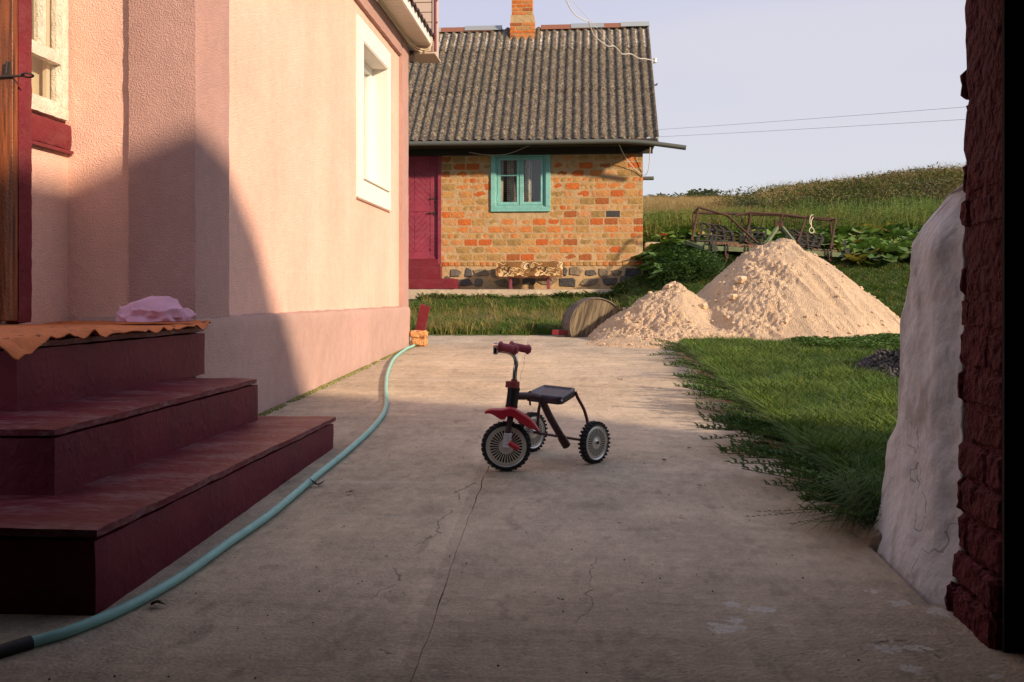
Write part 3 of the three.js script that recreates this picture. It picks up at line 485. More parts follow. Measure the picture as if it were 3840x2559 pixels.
  for (let r = 0; r < 2; r++) {
    let x = -2.70 + r * 0.12;
    while (x < XR - 0.1) {
      const w = rnd(0.13, 0.38), hh = rnd(0.11, 0.19), cy = 1.13 + r * 0.185 + rnd(-0.02, 0.02), n = 5 + Math.floor(R() * 3), pts = [];
      for (let k = 0; k < n; k++) { const a = (k + rnd(-0.25, 0.25)) / n * Math.PI * 2, q = rnd(0.66, 1.12), c = Math.cos(a), s = Math.sin(a), e = Math.pow(Math.abs(c), 0.6) * Math.sign(c), f = Math.pow(Math.abs(s), 0.6) * Math.sign(s); pts.push([e * w * 0.5 * q, f * hh * 0.55 * q]); }
      if (x + w < XR && R() > 0.08) { const g = extr(pts, 0.03, 0.008); const st = part('stone', uvw(g), pick(stoneMats), found); st.position.set(x + w / 2, cy, -(F + 0.022)); st.rotation.set(rnd(-0.04, 0.04), rnd(-0.04, 0.04), 0); }
      x += w + rnd(0.015, 0.04);
    }
  }
  // door with herringbone boards
  const doorM = dull(rep(paintTex([0.235, 0.036, 0.062], [0.28, 0.09, 0.12], 0.35, 761), 1.2), 0.5, { bumpMap: rep(paintBump, 3), bumpScale: 0.003 });
  const door = part('door', merge([box(-3.55, -2.80, 1.56, 3.46, F + 0.06, F + 0.10), box(-2.945, -2.80, 1.56, 3.46, F + 0.043, F + 0.06, 0.004), box(-3.55, -2.946, 2.435, 2.56, F + 0.043, F + 0.06, 0.004), box(-3.55, -2.946, 1.56, 1.70, F + 0.043, F + 0.06, 0.004), box(-3.55, -2.946, 3.36, 3.46, F + 0.043, F + 0.06, 0.004), box(-3.54, -2.83, 1.56, 1.60, F + 0.03, F + 0.042, 0.004)]), doorM, h, 'mauve red plank door with herringbone boards');
  const clip = (poly, x0, x1, y0, y1) => { const cut = (p, f, inter) => { const o = []; for (let i = 0; i < p.length; i++) { const a = p[i], b = p[(i + 1) % p.length], fa = f(a), fb2 = f(b); if (fa) o.push(a); if (fa !== fb2) o.push(inter(a, b)); } return o; }; const ix = (v) => (a, b) => [v, mix(a[1], b[1], (v - a[0]) / (b[0] - a[0]))], iy = (v) => (a, b) => [mix(a[0], b[0], (v - a[1]) / (b[1] - a[1])), v]; let p = poly; p = cut(p, (a) => a[0] >= x0, ix(x0)); if (p.length) p = cut(p, (a) => a[0] <= x1, ix(x1)); if (p.length) p = cut(p, (a) => a[1] >= y0, iy(y0)); if (p.length) p = cut(p, (a) => a[1] <= y1, iy(y1)); return p; };
  for (const [y0, y1, dir] of [[2.562, 3.358, -1], [1.702, 2.433, 1]]) for (const [x0, x1, sgn] of [[-3.235, -2.948, 1], [-3.548, -3.241, -1]]) for (let c = -1; c < 1.6; c += 0.125) {
    const s = dir * sgn, sl = (x) => s * (x - x0), b0 = y0 + c * 0.9, P = [[x0 - 0.5, b0 + sl(x0 - 0.5)], [x1 + 0.5, b0 + sl(x1 + 0.5)], [x1 + 0.5, b0 + 0.106 + sl(x1 + 0.5)], [x0 - 0.5, b0 + 0.106 + sl(x0 - 0.5)]];
    const q = clip(P, x0, x1, y0, y1); if (q.length < 3) continue;
    let area = 0; for (let i = 0; i < q.length; i++) { const a = q[i], b = q[(i + 1) % q.length]; area += a[0] * b[1] - b[0] * a[1]; } if (Math.abs(area) < 0.004) continue;
    const g = extr(q, 0.008); g.translate(0, 0, -(F + 0.0595)); part('board', uvw(g), doorM, door);
  }
  part('door_frame', merge([box(-2.797, -2.735, 1.45, 3.47, F - 0.012, F + 0.12, 0.004), box(-3.62, -2.80, 3.462, 3.50, F - 0.005, F + 0.12, 0.004)]), doorM, h);
  part('padlock', merge([new RoundedBoxGeometry(0.05, 0.045, 0.025, 2, 0.01).translate(-2.80, 2.63, -(F + 0.01)), new THREE.TorusGeometry(0.02, 0.005, 6, 14, Math.PI).translate(-2.80, 2.652, -(F + 0.01))]), darkIron, door, 'black padlock');
  part('hasp', box(-2.95, -2.77, 2.665, 2.69, F + 0.030, F + 0.040), darkIron, door);
  part('bolt', merge([bar(V(-3.0, 2.405, F + 0.03), V(-2.77, 2.405, F + 0.03), 0.008), box(-2.87, -2.85, 2.37, 2.44, F + 0.025, F + 0.04), box(-2.80, -2.78, 2.37, 2.43, F + 0.02, F + 0.04)]), darkIron, door, 'iron sliding bolt');
  // door steps
  const stepM = dull(rep(paintTex([0.15, 0.018, 0.028], [0.17, 0.05, 0.06], 0.3, 781), 1.2), 0.5, { bumpMap: rep(paintBump, 2), bumpScale: 0.004 });
  const ds = group('doorstep', 'two dark red concrete doorsteps below the mauve door', 'doorstep');
  part('step', roughBox(-3.9, -2.71, 1.19, 1.44, 17.93, F - 0.001, 0.08, 0.004, 6, 0.008), stepM, ds); part('step', roughBox(-3.9, -2.40, 1.0, 1.195, 17.62, 18.14, 0.08, 0.004, 6, 0.008), stepM, ds); part('step', box(-3.62, -2.80, 1.44, 1.555, F - 0.06, F + 0.12, 0.006), stepM, ds);
  struct('concrete_apron', roughBox(-5.6, 0.42, 0.6, 0.997, 17.25, F + 0.003, 0.12, 0.006, 3, 0.015), concrete, 'narrow pale concrete ledge along the foot of the brick cottage');
  // teal window
  const teal = white(rep(paintTex([0.165, 0.43, 0.40], [0.30, 0.52, 0.48], 0.35, 801), 1.6), 0.5, { bumpMap: rep(paintBump, 3), bumpScale: 0.003 });
  const win = part('window', merge([box(-1.816, -0.724, 2.421, 2.51, F - 0.035, F + 0.03, 0.006), box(-1.816, -0.724, 3.455, 3.544, F - 0.035, F + 0.03, 0.006), box(-1.816, -1.73, 2.51, 3.455, F - 0.034, F + 0.03, 0.006), box(-0.812, -0.724, 2.51, 3.455, F - 0.034, F + 0.03, 0.006), box(-1.73, -1.70, 2.51, 3.455, F + 0.0, F + 0.06), box(-0.845, -0.812, 2.51, 3.455, F + 0.0, F + 0.06), box(-1.70, -0.845, 2.51, 2.54, F + 0.002, F + 0.06), box(-1.70, -0.845, 3.425, 3.455, F + 0.002, F + 0.06)]), teal, h, 'teal painted wooden window with two casements');
  const sash = (x0, x1, bar1) => { const s = part('sash', merge([box(x0, x1, 2.545, 2.60, F + 0.012, F + 0.05, 0.004), box(x0, x1, 3.365, 3.42, F + 0.012, F + 0.05, 0.004), box(x0, x0 + 0.055, 2.60, 3.365, F + 0.013, F + 0.05, 0.004), box(x1 - 0.055, x1, 2.60, 3.365, F + 0.013, F + 0.05, 0.004), ...(bar1 ? [box(x0 + 0.055, x1 - 0.055, 3.075, 3.10, F + 0.02, F + 0.045, 0.003)] : []), ...(bar1 ? [box(x0 - 0.012, x0 + 0.008, 2.62, 2.72, F - 0.004, F + 0.01), box(x0 - 0.012, x0 + 0.008, 3.22, 3.32, F - 0.004, F + 0.01)] : [])]), teal, win); return s; };
  sash(-1.695, -1.288, true); sash(-1.272, -0.85, false); part('mullion', box(-1.287, -1.273, 2.53, 3.44, F + 0.0, F + 0.03, 0.003), teal, win);
  const gl = new THREE.MeshPhysicalMaterial({ color: lin(0.9, 0.92, 0.92), transmission: 1, thickness: 0, roughness: 0.03, ior: 1.5 });
  part('pane', box(-1.64, -1.343, 2.60, 3.075, F + 0.030, F + 0.033), gl, win); part('pane', box(-1.64, -1.343, 3.10, 3.365, F + 0.030, F + 0.033), gl, win); part('pane', box(-1.217, -0.905, 2.60, 3.365, F + 0.030, F + 0.033), gl, win);
  const lace = white(rep(colorTex(256, 256, (u, v) => { const a = Math.abs(Math.sin(u * Math.PI * 8)) * Math.abs(Math.sin(v * Math.PI * 8)), b = fb(u, v, 16, 16, 3, 821), k = smooth(0.35, 0.7, 0.5 * a + 0.6 * b); return [mix(0.17, 0.62, k), mix(0.16, 0.57, k), mix(0.14, 0.47, k)]; }), 3.4), 1);
  const curtain = (x0, x1, d, fold, m) => { const g = new THREE.PlaneGeometry(x1 - x0, 1.0, 60, 6), p = g.attributes.position; for (let i = 0; i < p.count; i++) p.setZ(i, 0.03 * Math.sin(p.getX(i) * fold + p.getY(i) * 1.2) + 0.012 * Math.sin(p.getX(i) * fold * 2.3)); g.translate((x0 + x1) / 2, 2.99, -d); g.computeVertexNormals(); part('curtain', uvw(g), m, win); };
  curtain(-1.74, -1.60, F + 0.16, 40, mat(0.42, 0.40, 0.33, 1)); curtain(-1.53, -1.40, F + 0.15, 30, lace); curtain(-1.40, -1.28, F + 0.19, 55, mat(0.22, 0.17, 0.14, 1)); curtain(-1.26, -1.08, F + 0.16, 26, lace); curtain(-1.10, -0.82, F + 0.2, 34, mat(0.20, 0.20, 0.20, 1));
  part('interior', box(-1.82, -0.7, 2.4, 3.6, F + 0.36, F + 0.38), mat(0.05, 0.04, 0.035, 1), win);
  // corrugated roof
  const D0 = 17.50, Y0 = 3.63, RUN = 3.10, RISE = 2.805, L = Math.hypot(RUN, RISE), sy = RISE / L, sd = RUN / L, WAVE = 0.16;
  const roofTex = colorTex(1024, 1024, (u, v) => {
    const a = fb(u, v, 5, 5, 4, 841), f = fb(u + 0.02 * fb(u, v, 30, 30, 2, 3), v, 58, 44, 3, 843), f2 = fb(u, v, 120, 90, 2, 849), s = vn(u * 380, v * 380, 380, 380, 4);
    let k = smooth(0.44, 0.66, 0.6 * f + 0.4 * f2) * (0.45 + 0.8 * a); let r = mix(0.062, 0.27, k), g = mix(0.052, 0.235, k), b = mix(0.042, 0.17, k);
    const ye = smooth(0.66, 0.76, fb(u, v, 26, 26, 4, 857)) * 0.4; r = mix(r, 0.22, ye); g = mix(g, 0.16, ye); b = mix(b, 0.05, ye);
    const or = 0.7 * smooth(0.79, 0.84, fb(u, v, 34, 34, 3, 863)); r = mix(r, 0.36, or); g = mix(g, 0.12, or); b = mix(b, 0.03, or);
    if (s > 0.992) { r = 0.5; g = 0.48; b = 0.42; } return [r, g, b];
  });
  const roofM = white(rep(roofTex, 0.8), 0.95, { vertexColors: true, bumpMap: rep(fineBump, 3.5), bumpScale: 0.012 });
  const wavy = (x) => 0.026 * Math.cos(x * 2 * Math.PI / WAVE);
  const sheet = (xa, xb, t0, t1, lift, valleys) => {
    const nx = Math.round((xb - xa) / WAVE * 10), nt = 6, pos = [], idx = [], uv = [], col = [];
    for (const th of [0, -0.008]) for (let j = 0; j <= nt; j++) for (let i = 0; i <= nx; i++) {
      const x = mix(xa, xb, i / nx), t = mix(t0, t1, j / nt), s = t * L, e = wavy(x - 1.193 + 0.02) + lift * (1 - j / nt) + th + 0.004 * gN(x, t * 3, 4);
      pos.push(x, Y0 + s * sy + e * sd, -(D0 + s * sd - e * sy)); uv.push(x, s);
      const w = valleys ? smooth(-0.3, -0.75, Math.cos((x - 1.173) * 2 * Math.PI / WAVE)) * (t > t0 + 0.05 ? 1 : 0.5) * (0.6 + 0.4 * gN(x * 3, 1, 1)) : 0; col.push(1 + 3.2 * w, 1 + 3.5 * w, 1 + 4.2 * w);
    }
    const w = nx + 1, n = w * (nt + 1);
    for (let j = 0; j < nt; j++) for (let i = 0; i < nx; i++) { const a = j * w + i; idx.push(a, a + 1, a + w, a + 1, a + w + 1, a + w); const b = a + n; idx.push(b, b + w, b + 1, b + 1, b + w, b + w + 1); }
    for (let i = 0; i < nx; i++) idx.push(i, i + n, i + 1, i + 1, i + n, i + 1 + n); for (let j = 0; j < nt; j++) { const a = j * w + nx, b = a + w; idx.push(a, a + n, b, b, a + n, b + n); }
    const g = new THREE.BufferGeometry(); g.setAttribute('position', new THREE.Float32BufferAttribute(pos, 3)); g.setAttribute('uv', new THREE.Float32BufferAttribute(uv, 2)); g.setAttribute('color', new THREE.Float32BufferAttribute(col, 3)); g.setIndex(idx); g.computeVertexNormals(); return g;
  };
  const backSlope = extr([[D0 + RUN + 0.02, Y0 + RISE - 0.03], [D0 + 2 * RUN, Y0 - 0.03], [D0 + 2 * RUN, Y0 - 0.06], [D0 + RUN, Y0 + RISE - 0.07]], 6.8).rotateY(Math.PI / 2).translate(-5.6, 0, 0);
  const roof = part('roof', uvw(backSlope), mat(0.12, 0.105, 0.085, 0.95), h, 'weathered grey corrugated roof with lichen');
  const rows = [[0, 0.405, 0.012], [0.395, 0.79, 0.012], [0.78, 1.0, 0.012]];
  rows.forEach(([t0, t1, lift], r) => { for (let c = 0; c < 6; c++) { const xb = 1.193 - c * WAVE * 7 - (r === 1 ? 0 : 0), xa = xb - WAVE * 7 - 0.02; part('roof_sheet', sheet(xa, xb, t0 - (c % 2) * 0.004, t1, lift + (c % 2) * 0.004, r === 2), roofM, roof); } });
  const ridgeM = [mat(0.34, 0.38, 0.38, 0.45, { metalness: 0.3 }), mat(0.21, 0.085, 0.05, 0.8), mat(0.30, 0.33, 0.34, 0.5, { metalness: 0.3 })];
  [[-3.9, -3.1, 0, 0.01], [-3.11, -2.0, 1, 0], [-2.6, -1.83, 2, 0.02], [-1.02, 0.02, 1, 0], [-0.4, 0.28, 2, 0.012], [0.25, 0.7, 1, 0], [0.62, 1.205, 0, 0.016]].forEach(([a, b, m, up]) => {
    const g = extr([[-0.13, -0.09], [-0.02, 0.03], [0.02, 0.03], [0.13, -0.09], [0.12, -0.095], [0, 0.018], [-0.12, -0.095]], b - a); g.rotateY(Math.PI / 2); g.translate(a, Y0 + RISE + 0.03 + up + 0.012 * a / 2, -(D0 + RUN)); part('ridge_cap', uvw(g), ridgeM[m], roof);
  });
  part('eave_and_shade_board', merge([box(-5.6, 1.15, 3.575, 3.615, D0 + 0.07, F + 0.3), box(-5.6, 1.12, 3.455, 3.575, F - 0.09, F - 0.004), box(-5.6, 1.16, 3.53, 3.63, D0 - 0.012, D0 + 0.015)]), mat(0.03, 0.025, 0.02, 0.95), h);  // foremost board added behind the gutter to make the eave shadow continuous
  // verge: pale mortar line along the right edge
  part('verge', beam(V(1.178, Y0 - 0.05, D0 + 0.03), V(1.178, Y0 + RISE - 0.06, D0 + RUN), 0.02, 0.05), mat(0.30, 0.27, 0.22, 0.9), h);
  // chimney
  const cx0 = -1.655, cx1 = -1.115, cd = 20.27, chim = part('chimney', merge([box(cx0 + 0.03, cx1 - 0.03, 5.6, 6.62, cd + 0.012, cd + 0.55), box(cx0 + 0.055, cx1 - 0.07, 6.62, 8.0, cd + 0.042, cd + 0.5)]), mortarM, h);
  for (let r = 0, yy = 6.12; yy < 7.25; r++, yy += 0.0775) {
    const base = r < 5, a0 = base ? cx0 + 0.01 : cx0 + 0.045, a1 = base ? cx1 - 0.01 : cx1 - 0.06, df = base ? cd : cd + 0.03; let x = a0 + (r % 2 ? 0 : 0);
    const ws = r % 2 ? [0.12, 0.25, 0.13] : [0.26, 0.25]; const sum = ws.reduce((p, q) => p + q + 0.012, -0.012), k = (a1 - a0) / sum;
    for (const w of ws) { const b = part('brick', pick(w > 0.2 ? long : flat), brickMats[pick([0, 0, 1, 2, 2, 3, 5, 8])], chim); b.position.set(x + w * k / 2, yy, -(df + 0.03)); b.scale.set(w * k / (w > 0.2 ? 0.25 : 0.118), 0.066 / (w > 0.2 ? 0.122 : 0.082), 1); x += (w + 0.012) * k; }
  }
  // gutter pipe
  const gm = mat(0.075, 0.082, 0.072, 0.5), gut = part('gutter', merge([tube([V(-5.6, 3.58, 17.44), V(-2, 3.575, 17.44), V(0, 3.577, 17.44), V(0.55, 3.575, 17.44), V(1.0, 3.54, 17.43), V(1.65, 3.445, 17.41)], 0.042, 60, 14)]), gm, h);
  part('pipe_joint', merge([-2.9, -1.9, -1.3, -0.55, 0.62].map((x) => { const g = new THREE.CylinderGeometry(0.0445, 0.0445, 0.03, 14); g.rotateZ(Math.PI / 2); g.translate(x, 3.576, -17.44); return g; })), gm, gut);
  part('lower_pipe', tube([V(0.9, 3.05, 18.5), V(1.165, 3.05, 18.5)], 0.035, 4, 12), gm, h);
  part('bracket_rod', merge([bar(V(1.15, 4.885, 19.1), V(1.27, 4.90, 19.1), 0.014), bar(V(1.25, 4.89, 19.1), V(1.27, 4.93, 19.1), 0.01)]), darkIron, h);
  // cables on the cottage
  const cableM = mat(0.55, 0.53, 0.48, 0.6);
  const cp = [[-0.456, 6.008, 17.017], [-0.291, 5.796, 17.331], [-0.089, 5.722, 17.547], [-0.03, 5.72, 17.6], [0.065, 5.575, 17.96], [0.306, 5.48, 18.381], [0.444, 5.497, 18.492], [0.597, 5.43, 18.805], [0.764, 5.45, 18.918], [0.943, 5.437, 19.233], [1.05, 5.452, 19.33], [1.253, 5.46, 19.559]];
  const roofCable = group('roof_cable', 'pale twisted electric cable hanging across the corrugated roof', 'cable');
  part('cable', tube(cp.map(([x, y2, d]) => V(x, y2, d)), 0.009, 100, 6), cableM, roofCable); part('cable', bar(V(-0.42, 6.04, 17.0), V(0.4, 5.50, 18.4), 0.004), cableM, roofCable);
  part('insulator', merge([new THREE.CylinderGeometry(0.03, 0.035, 0.08, 10).translate(1.26, 5.47, -19.56), new THREE.CylinderGeometry(0.04, 0.04, 0.02, 10).translate(1.26, 5.50, -19.56), bar(V(1.15, 5.42, 19.56), V(1.26, 5.42, 19.56), 0.01)]), mat(0.6, 0.6, 0.58, 0.3), roofCable);
  thing('wall_cable', merge([tube([V(0.50, 3.56, 17.63), V(0.62, 3.38, 17.95), V(0.78, 3.20, 18.1), V(0.92, 3.09, 18.12), V(1.0, 3.07, 18.1), V(1.05, 3.2, 18.05), V(1.07, 3.55, 17.95)], 0.007, 60, 6), tube([V(-2.2, 3.49, 17.95), V(-1.9, 3.44, 17.95), V(-1.5, 3.45, 17.95), V(-1.1, 3.57, 17.8)], 0.005, 40, 6)]), cableM, 'slack pale wire drooping at the corner of the brick wall', 'wire');
}
// bench with a patterned rug over it
{
  const b = group('bench', 'low bench with maroon legs under the patterned rug', 'bench', [-1.075, 0.997, 17.78]);
  const wood = mat(0.16, 0.03, 0.05, 0.6);
  for (const x of [-0.34, 0.33]) for (const z of [-0.13, 0.12]) part('leg', new RoundedBoxGeometry(0.05, 0.45, 0.05, 1, 0.006).translate(x, 0.225, z), wood, b);
  part('seat', box(-0.56, 0.56, 0.45, 0.485, -0.16, 0.16, 0.006), wood, b);
  const canvas = document.createElement('canvas'); canvas.width = 1024; canvas.height = 512; const c = canvas.getContext('2d'), q = rngOf(5);
  c.fillStyle = '#8a6438'; c.fillRect(0, 0, 1024, 512); c.strokeStyle = '#5a3a1c'; c.lineWidth = 6; for (let i = -30; i < 60; i++) { c.beginPath(); c.moveTo(i * 34, 0); c.lineTo(i * 34 + 512, 512); c.stroke(); c.beginPath(); c.moveTo(i * 34 + 512, 0); c.lineTo(i * 34, 512); c.stroke(); }
  for (let k = 0; k < 26; k++) { const x = q() * 1024, y = q() * 512, s = 26 + q() * 50; c.strokeStyle = ['#d2b888', '#1b120c', '#c8a878', '#2a1a10', '#ddc8a0'][k % 5]; c.lineWidth = 9 + q() * 13; c.beginPath(); for (let t = 0; t < 26; t++) { const a = t * 0.42 + k, r = s * (1 - t / 30); c.lineTo(x + Math.cos(a) * r, y + Math.sin(a) * r); } c.stroke(); c.beginPath(); c.moveTo(x, y + s); c.bezierCurveTo(x + s * 2, y + s * 2, x + s * 3, y - s, x + s * 4, y + s); c.stroke(); }
  const t = new THREE.CanvasTexture(canvas); t.colorSpace = THREE.SRGBColorSpace; t.wrapS = t.wrapT = THREE.RepeatWrapping; t.repeat.set(1.55, 2.9);
  const nx = 70, nz = 40, pos = [], uv = [], idx = [];
  for (let j = 0; j <= nz; j++) for (let i = 0; i <= nx; i++) {
    const u = i / nx * 1.34 - 0.67, s = j / nz * 0.86 - 0.43; let x = u, y = 0.49, z = s;
    const hx = Math.max(0, Math.abs(u) - 0.575), hz = Math.max(0, Math.abs(s) - 0.165), drop = Math.max(hx, hz);
    if (hx > 0) x = Math.sign(u) * (0.575 + 0.01 + hx * 0.12); if (hz > 0) z = Math.sign(s) * (0.168 + 0.004 + hz * 0.1 + 0.008 * Math.sin(u * 16)); y -= drop * (0.96 + 0.12 * gN(u * 4, s * 2, 3)); y += 0.006 * gN(u * 5, s * 6, 2) + (drop ? 0 : 0.004);
    pos.push(x - 0.0, y, z); uv.push(u, s);
  }
  const w = nx + 1; for (let j = 0; j < nz; j++) for (let i = 0; i < nx; i++) { const a = j * w + i; idx.push(a, a + w, a + 1, a + 1, a + w, a + w + 1); }
  const g = new THREE.BufferGeometry(); g.setAttribute('position', new THREE.Float32BufferAttribute(pos, 3)); g.setAttribute('uv', new THREE.Float32BufferAttribute(uv, 2)); g.setIndex(idx); g.computeVertexNormals();
  const rug = group('rug', 'ornate brown, cream and black rug draped over the bench', 'rug', [-1.075, 0.997, 17.78]); part('cloth', g, white(t, 1, { side: THREE.DoubleSide }), rug);
  const fr = []; for (let k = 0; k < 150; k++) { const x = -0.57 + 1.14 * k / 149, yb = 0.49 - 0.255; fr.push(bar(new THREE.Vector3(x, yb + 0.008 * Math.sin(x * 20), 0.186), new THREE.Vector3(x + rnd(-0.006, 0.006), yb - rnd(0.02, 0.045), 0.192), 0.0035, 0.002, 4)); } part('fringe', merge(fr), mat(0.17, 0.06, 0.025, 1), rug);
}

// ---------------------------------------------------------------- sand heap
function sandH(x, d) {
  const cone = (cx, cd, hh, rr, rl, rf, rb, pw) => { const dx = x - cx, dd = d - cd, q = Math.sqrt(Math.pow(dx / (dx > 0 ? rr : rl), 2) + Math.pow(dd / (dd < 0 ? rf : rb), 2) + 0.012); return hh * (1 - Math.pow(q, pw)); };
  const a = cone(2.34, 12.45, 1.18, 1.52, 1.48, 2.0, 1.5, 1.18), b = cone(0.98, 11.95, 0.70, 0.8, 1.05, 1.15, 1.0, 1.05), c = cone(1.1, 11.0, 0.17, 1.1, 1.25, 0.62, 1.0, 1.4), e = cone(2.3, 10.75, 0.14, 1.0, 0.9, 0.5, 0.8, 1.3);
  const sm = (p, q, k) => { const t = clamp(0.5 + 0.5 * (p - q) / k); return mix(q, p, t) + k * t * (1 - t); };
  const a2 = cone(2.08, 12.4, 1.08, 1.5, 1.16, 1.9, 1.4, 1.12);
  let h = sm(sm(sm(a, a2, 0.05), b, 0.10), sm(c, e, 0.06), 0.08);
  if (h < -0.15) return -0.15;
  const top = smooth(1.22, 1.0, h) ;
  const rough = smooth(-0.05, 0.4, gN(x * 0.9 + 3, d * 0.9, 1, 2) + 0.45 * smooth(2.7, 1.7, x) - 0.12) * smooth(0.0, 0.12, h);
  const clod = 1 - Math.abs(gN(x * 5.5, d * 5.5, 2, 3)), cl2 = gN(x * 15, d * 15, 6, 3), gul = 1 - Math.abs(gN(x * 2.4 + d * 1.1, d * 0.7, 9, 2));
  h += top * rough * (0.055 * (clod - 0.70) + 0.026 * cl2) + 0.085 * top * smooth(0.03, 0.2, h) * (gul - 0.75) + 0.006 * gN(x * 9, d * 9, 4, 2) + 0.003 * gN(x * 40, d * 40, 4, 2) * (0.4 + rough);
  return h;
}
{
  const x0 = -0.55, x1 = 4.4, d0 = 9.9, d1 = 14.4, nx = 400, nd = 340, pos = [], uv = [], idx = [], ok = [];
  for (let j = 0; j <= nd; j++) for (let i = 0; i <= nx; i++) { const x = mix(x0, x1, i / nx), d = mix(d0, d1, j / nd), h = sandH(x, d); const base = d < 12.5 && x < 0.87 ? SLOPE * d : gy(x, d); pos.push(x, base + h - 0.02 * smooth(0.05, 0, h), -d); uv.push(x, d); ok.push(h > -0.06); }
  const w = nx + 1; for (let j = 0; j < nd; j++) for (let i = 0; i < nx; i++) { const a = j * w + i; if (ok[a] || ok[a + 1] || ok[a + w]) idx.push(a, a + 1, a + w, a + 1, a + w + 1, a + w); }
  const g = new THREE.BufferGeometry(); g.setAttribute('position', new THREE.Float32BufferAttribute(pos, 3)); g.setAttribute('uv', new THREE.Float32BufferAttribute(uv, 2)); g.setIndex(idx); g.computeVertexNormals();
  const m = white(rep(colorTex(512, 512, (u, v) => { const a = fb(u, v, 5, 5, 4, 901), b = fb(u, v, 60, 60, 3, 905), o = smooth(0.6, 0.75, fb(u, v, 12, 12, 4, 911)) * 0.35, k = 0.82 + 0.26 * a + 0.22 * (b - 0.5); return [0.60 * k, mix(0.45, 0.41, o) * k, mix(0.30, 0.23, o) * k]; }), 0.5), 1, { bumpMap: rep(fineBump, 2.2), bumpScale: 0.02 });
  thing('sand_heap', g, m, 'tall heap of pale building sand beside the lawn', 'sand heap');
  // crumbs of damp sand on the slopes
  const clodG = new THREE.IcosahedronGeometry(1, 1); { const p = clodG.attributes.position; for (let i = 0; i < p.count; i++) { const k = 1 + 0.35 * N3(p.getX(i) * 1.5, p.getY(i) * 1.5, p.getZ(i) * 1.5); p.setXYZ(i, p.getX(i) * k, p.getY(i) * k * 0.75, p.getZ(i) * k); } clodG.computeVertexNormals(); }
  const list = []; for (let k = 0; k < 900; k++) { const x = rnd(-0.3, 3.9), d = rnd(10.2, 13); const h = sandH(x, d); if (h < 0.01) continue; const s = 0.006 + 0.02 * Math.pow(R(), 4); list.push([M4(x, (d < 12.5 && x < 0.87 ? SLOPE * d : gy(x, d)) + h + s * 0.2, d, rnd(0, 6), s), lin(...tint([0.56, 0.42, 0.28], rnd(0.75, 1.1)))]); }
  for (const [x, d, s] of [[0.93, 11.9, 0.045], [0.90, 11.92, 0.03], [1.75, 11.75, 0.07], [1.30, 11.6, 0.05], [1.62, 11.5, 0.05]]) list.push([M4(x, gy(x, d) + sandH(x, d) + s * 0.5, d, 1, s), lin(0.58, 0.44, 0.29)]);
  copies('sand_clods', clodG, mat(1, 1, 1, 1), list, 'small crumbs and clods on the slopes of the sand heap', 'sand clods');
}
// half-buried drum
{
  const dr = group('drum', 'weathered round drum half buried at the left foot of the sand heap', 'drum', [0.085, 0.51, 12.12]);
  const side = white(rep(woodTex([0.07, 0.055, 0.045], [0.20, 0.16, 0.12], 931, 6, 20), 1.5), 0.9, { bumpMap: rep(fineBump, 3), bumpScale: 0.004 });
  const face = white(rep(woodTex([0.045, 0.032, 0.020], [0.21, 0.165, 0.10], 941, 26, 2), 1.6), 0.85, { bumpMap: rep(fineBump, 3), bumpScale: 0.004 });
  const R0 = 0.35, prof = [[0, -0.42], [R0, -0.42], [R0, -0.30], [R0 + 0.012, -0.29], [R0 + 0.012, -0.27], [R0, -0.26], [R0, -0.14], [R0 + 0.012, -0.13], [R0 + 0.012, -0.11], [R0, -0.10], [R0, 0], [R0 - 0.012, 0.004], [R0 - 0.018, -0.018]];
  const q = new THREE.Quaternion().setFromUnitVectors(new THREE.Vector3(0, 1, 0), new THREE.Vector3(0.26, 0.03, 0.96).normalize());
  const b = part('body', uvw(new THREE.LatheGeometry(prof.map(([x, y]) => new THREE.Vector2(x, y)), 64)), side, dr); b.quaternion.copy(q);
  const lid = new THREE.CircleGeometry(R0 - 0.017, 64); lid.rotateX(-Math.PI / 2); { const p = lid.attributes.position, uv = lid.attributes.uv; for (let i = 0; i < p.count; i++) uv.setXY(i, p.getX(i), p.getZ(i)); } lid.translate(0, -0.016, 0);
  const l = part('lid', lid, face, dr); l.quaternion.copy(q);
  thing('plank', roughBox(-0.47, -0.12, 0.40, 0.47, 12.12, 12.24, 0.05, 0.006, 9, 0.006), maroonWood, 'short maroon plank lying beside the half buried drum', 'plank');
}
// at the corner of the pink house
{
  const bm = white(rep(colorTex(256, 256, (u, v) => { const k = 0.7 + 0.5 * fb(u, v, 5, 9, 4, 951) + 0.2 * (fb(u, v, 40, 40, 2, 3) - 0.5); return [0.60 * k, 0.30 * k, 0.12 * k]; }), 4), 0.9, { bumpMap: rep(coarseBump, 6), bumpScale: 0.02 });
  const y = SLOPE * 10.7;
  thing('brick_block', roughBox(-1.925, -1.755, y - 0.002, y + 0.085, 10.58, 10.70, 0.02, 0.012, 12, 0.014, 4), bm, 'lower worn orange brick at the corner of the pink house', 'brick');
  thing('brick_block', roughBox(-1.94, -1.75, y + 0.083, y + 0.168, 10.57, 10.70, 0.02, 0.014, 11, 0.016, 9), bm, 'upper chipped orange brick stacked at the pink house corner', 'brick');
  const bd = beam(V(-1.90, y + 0.02, 10.86), V(-1.80, y + 0.44, 10.78), 0.11, 0.03); thing('leaning_board', bd, maroonWood, 'dark brown board leaning against the pink house corner', 'board');
}

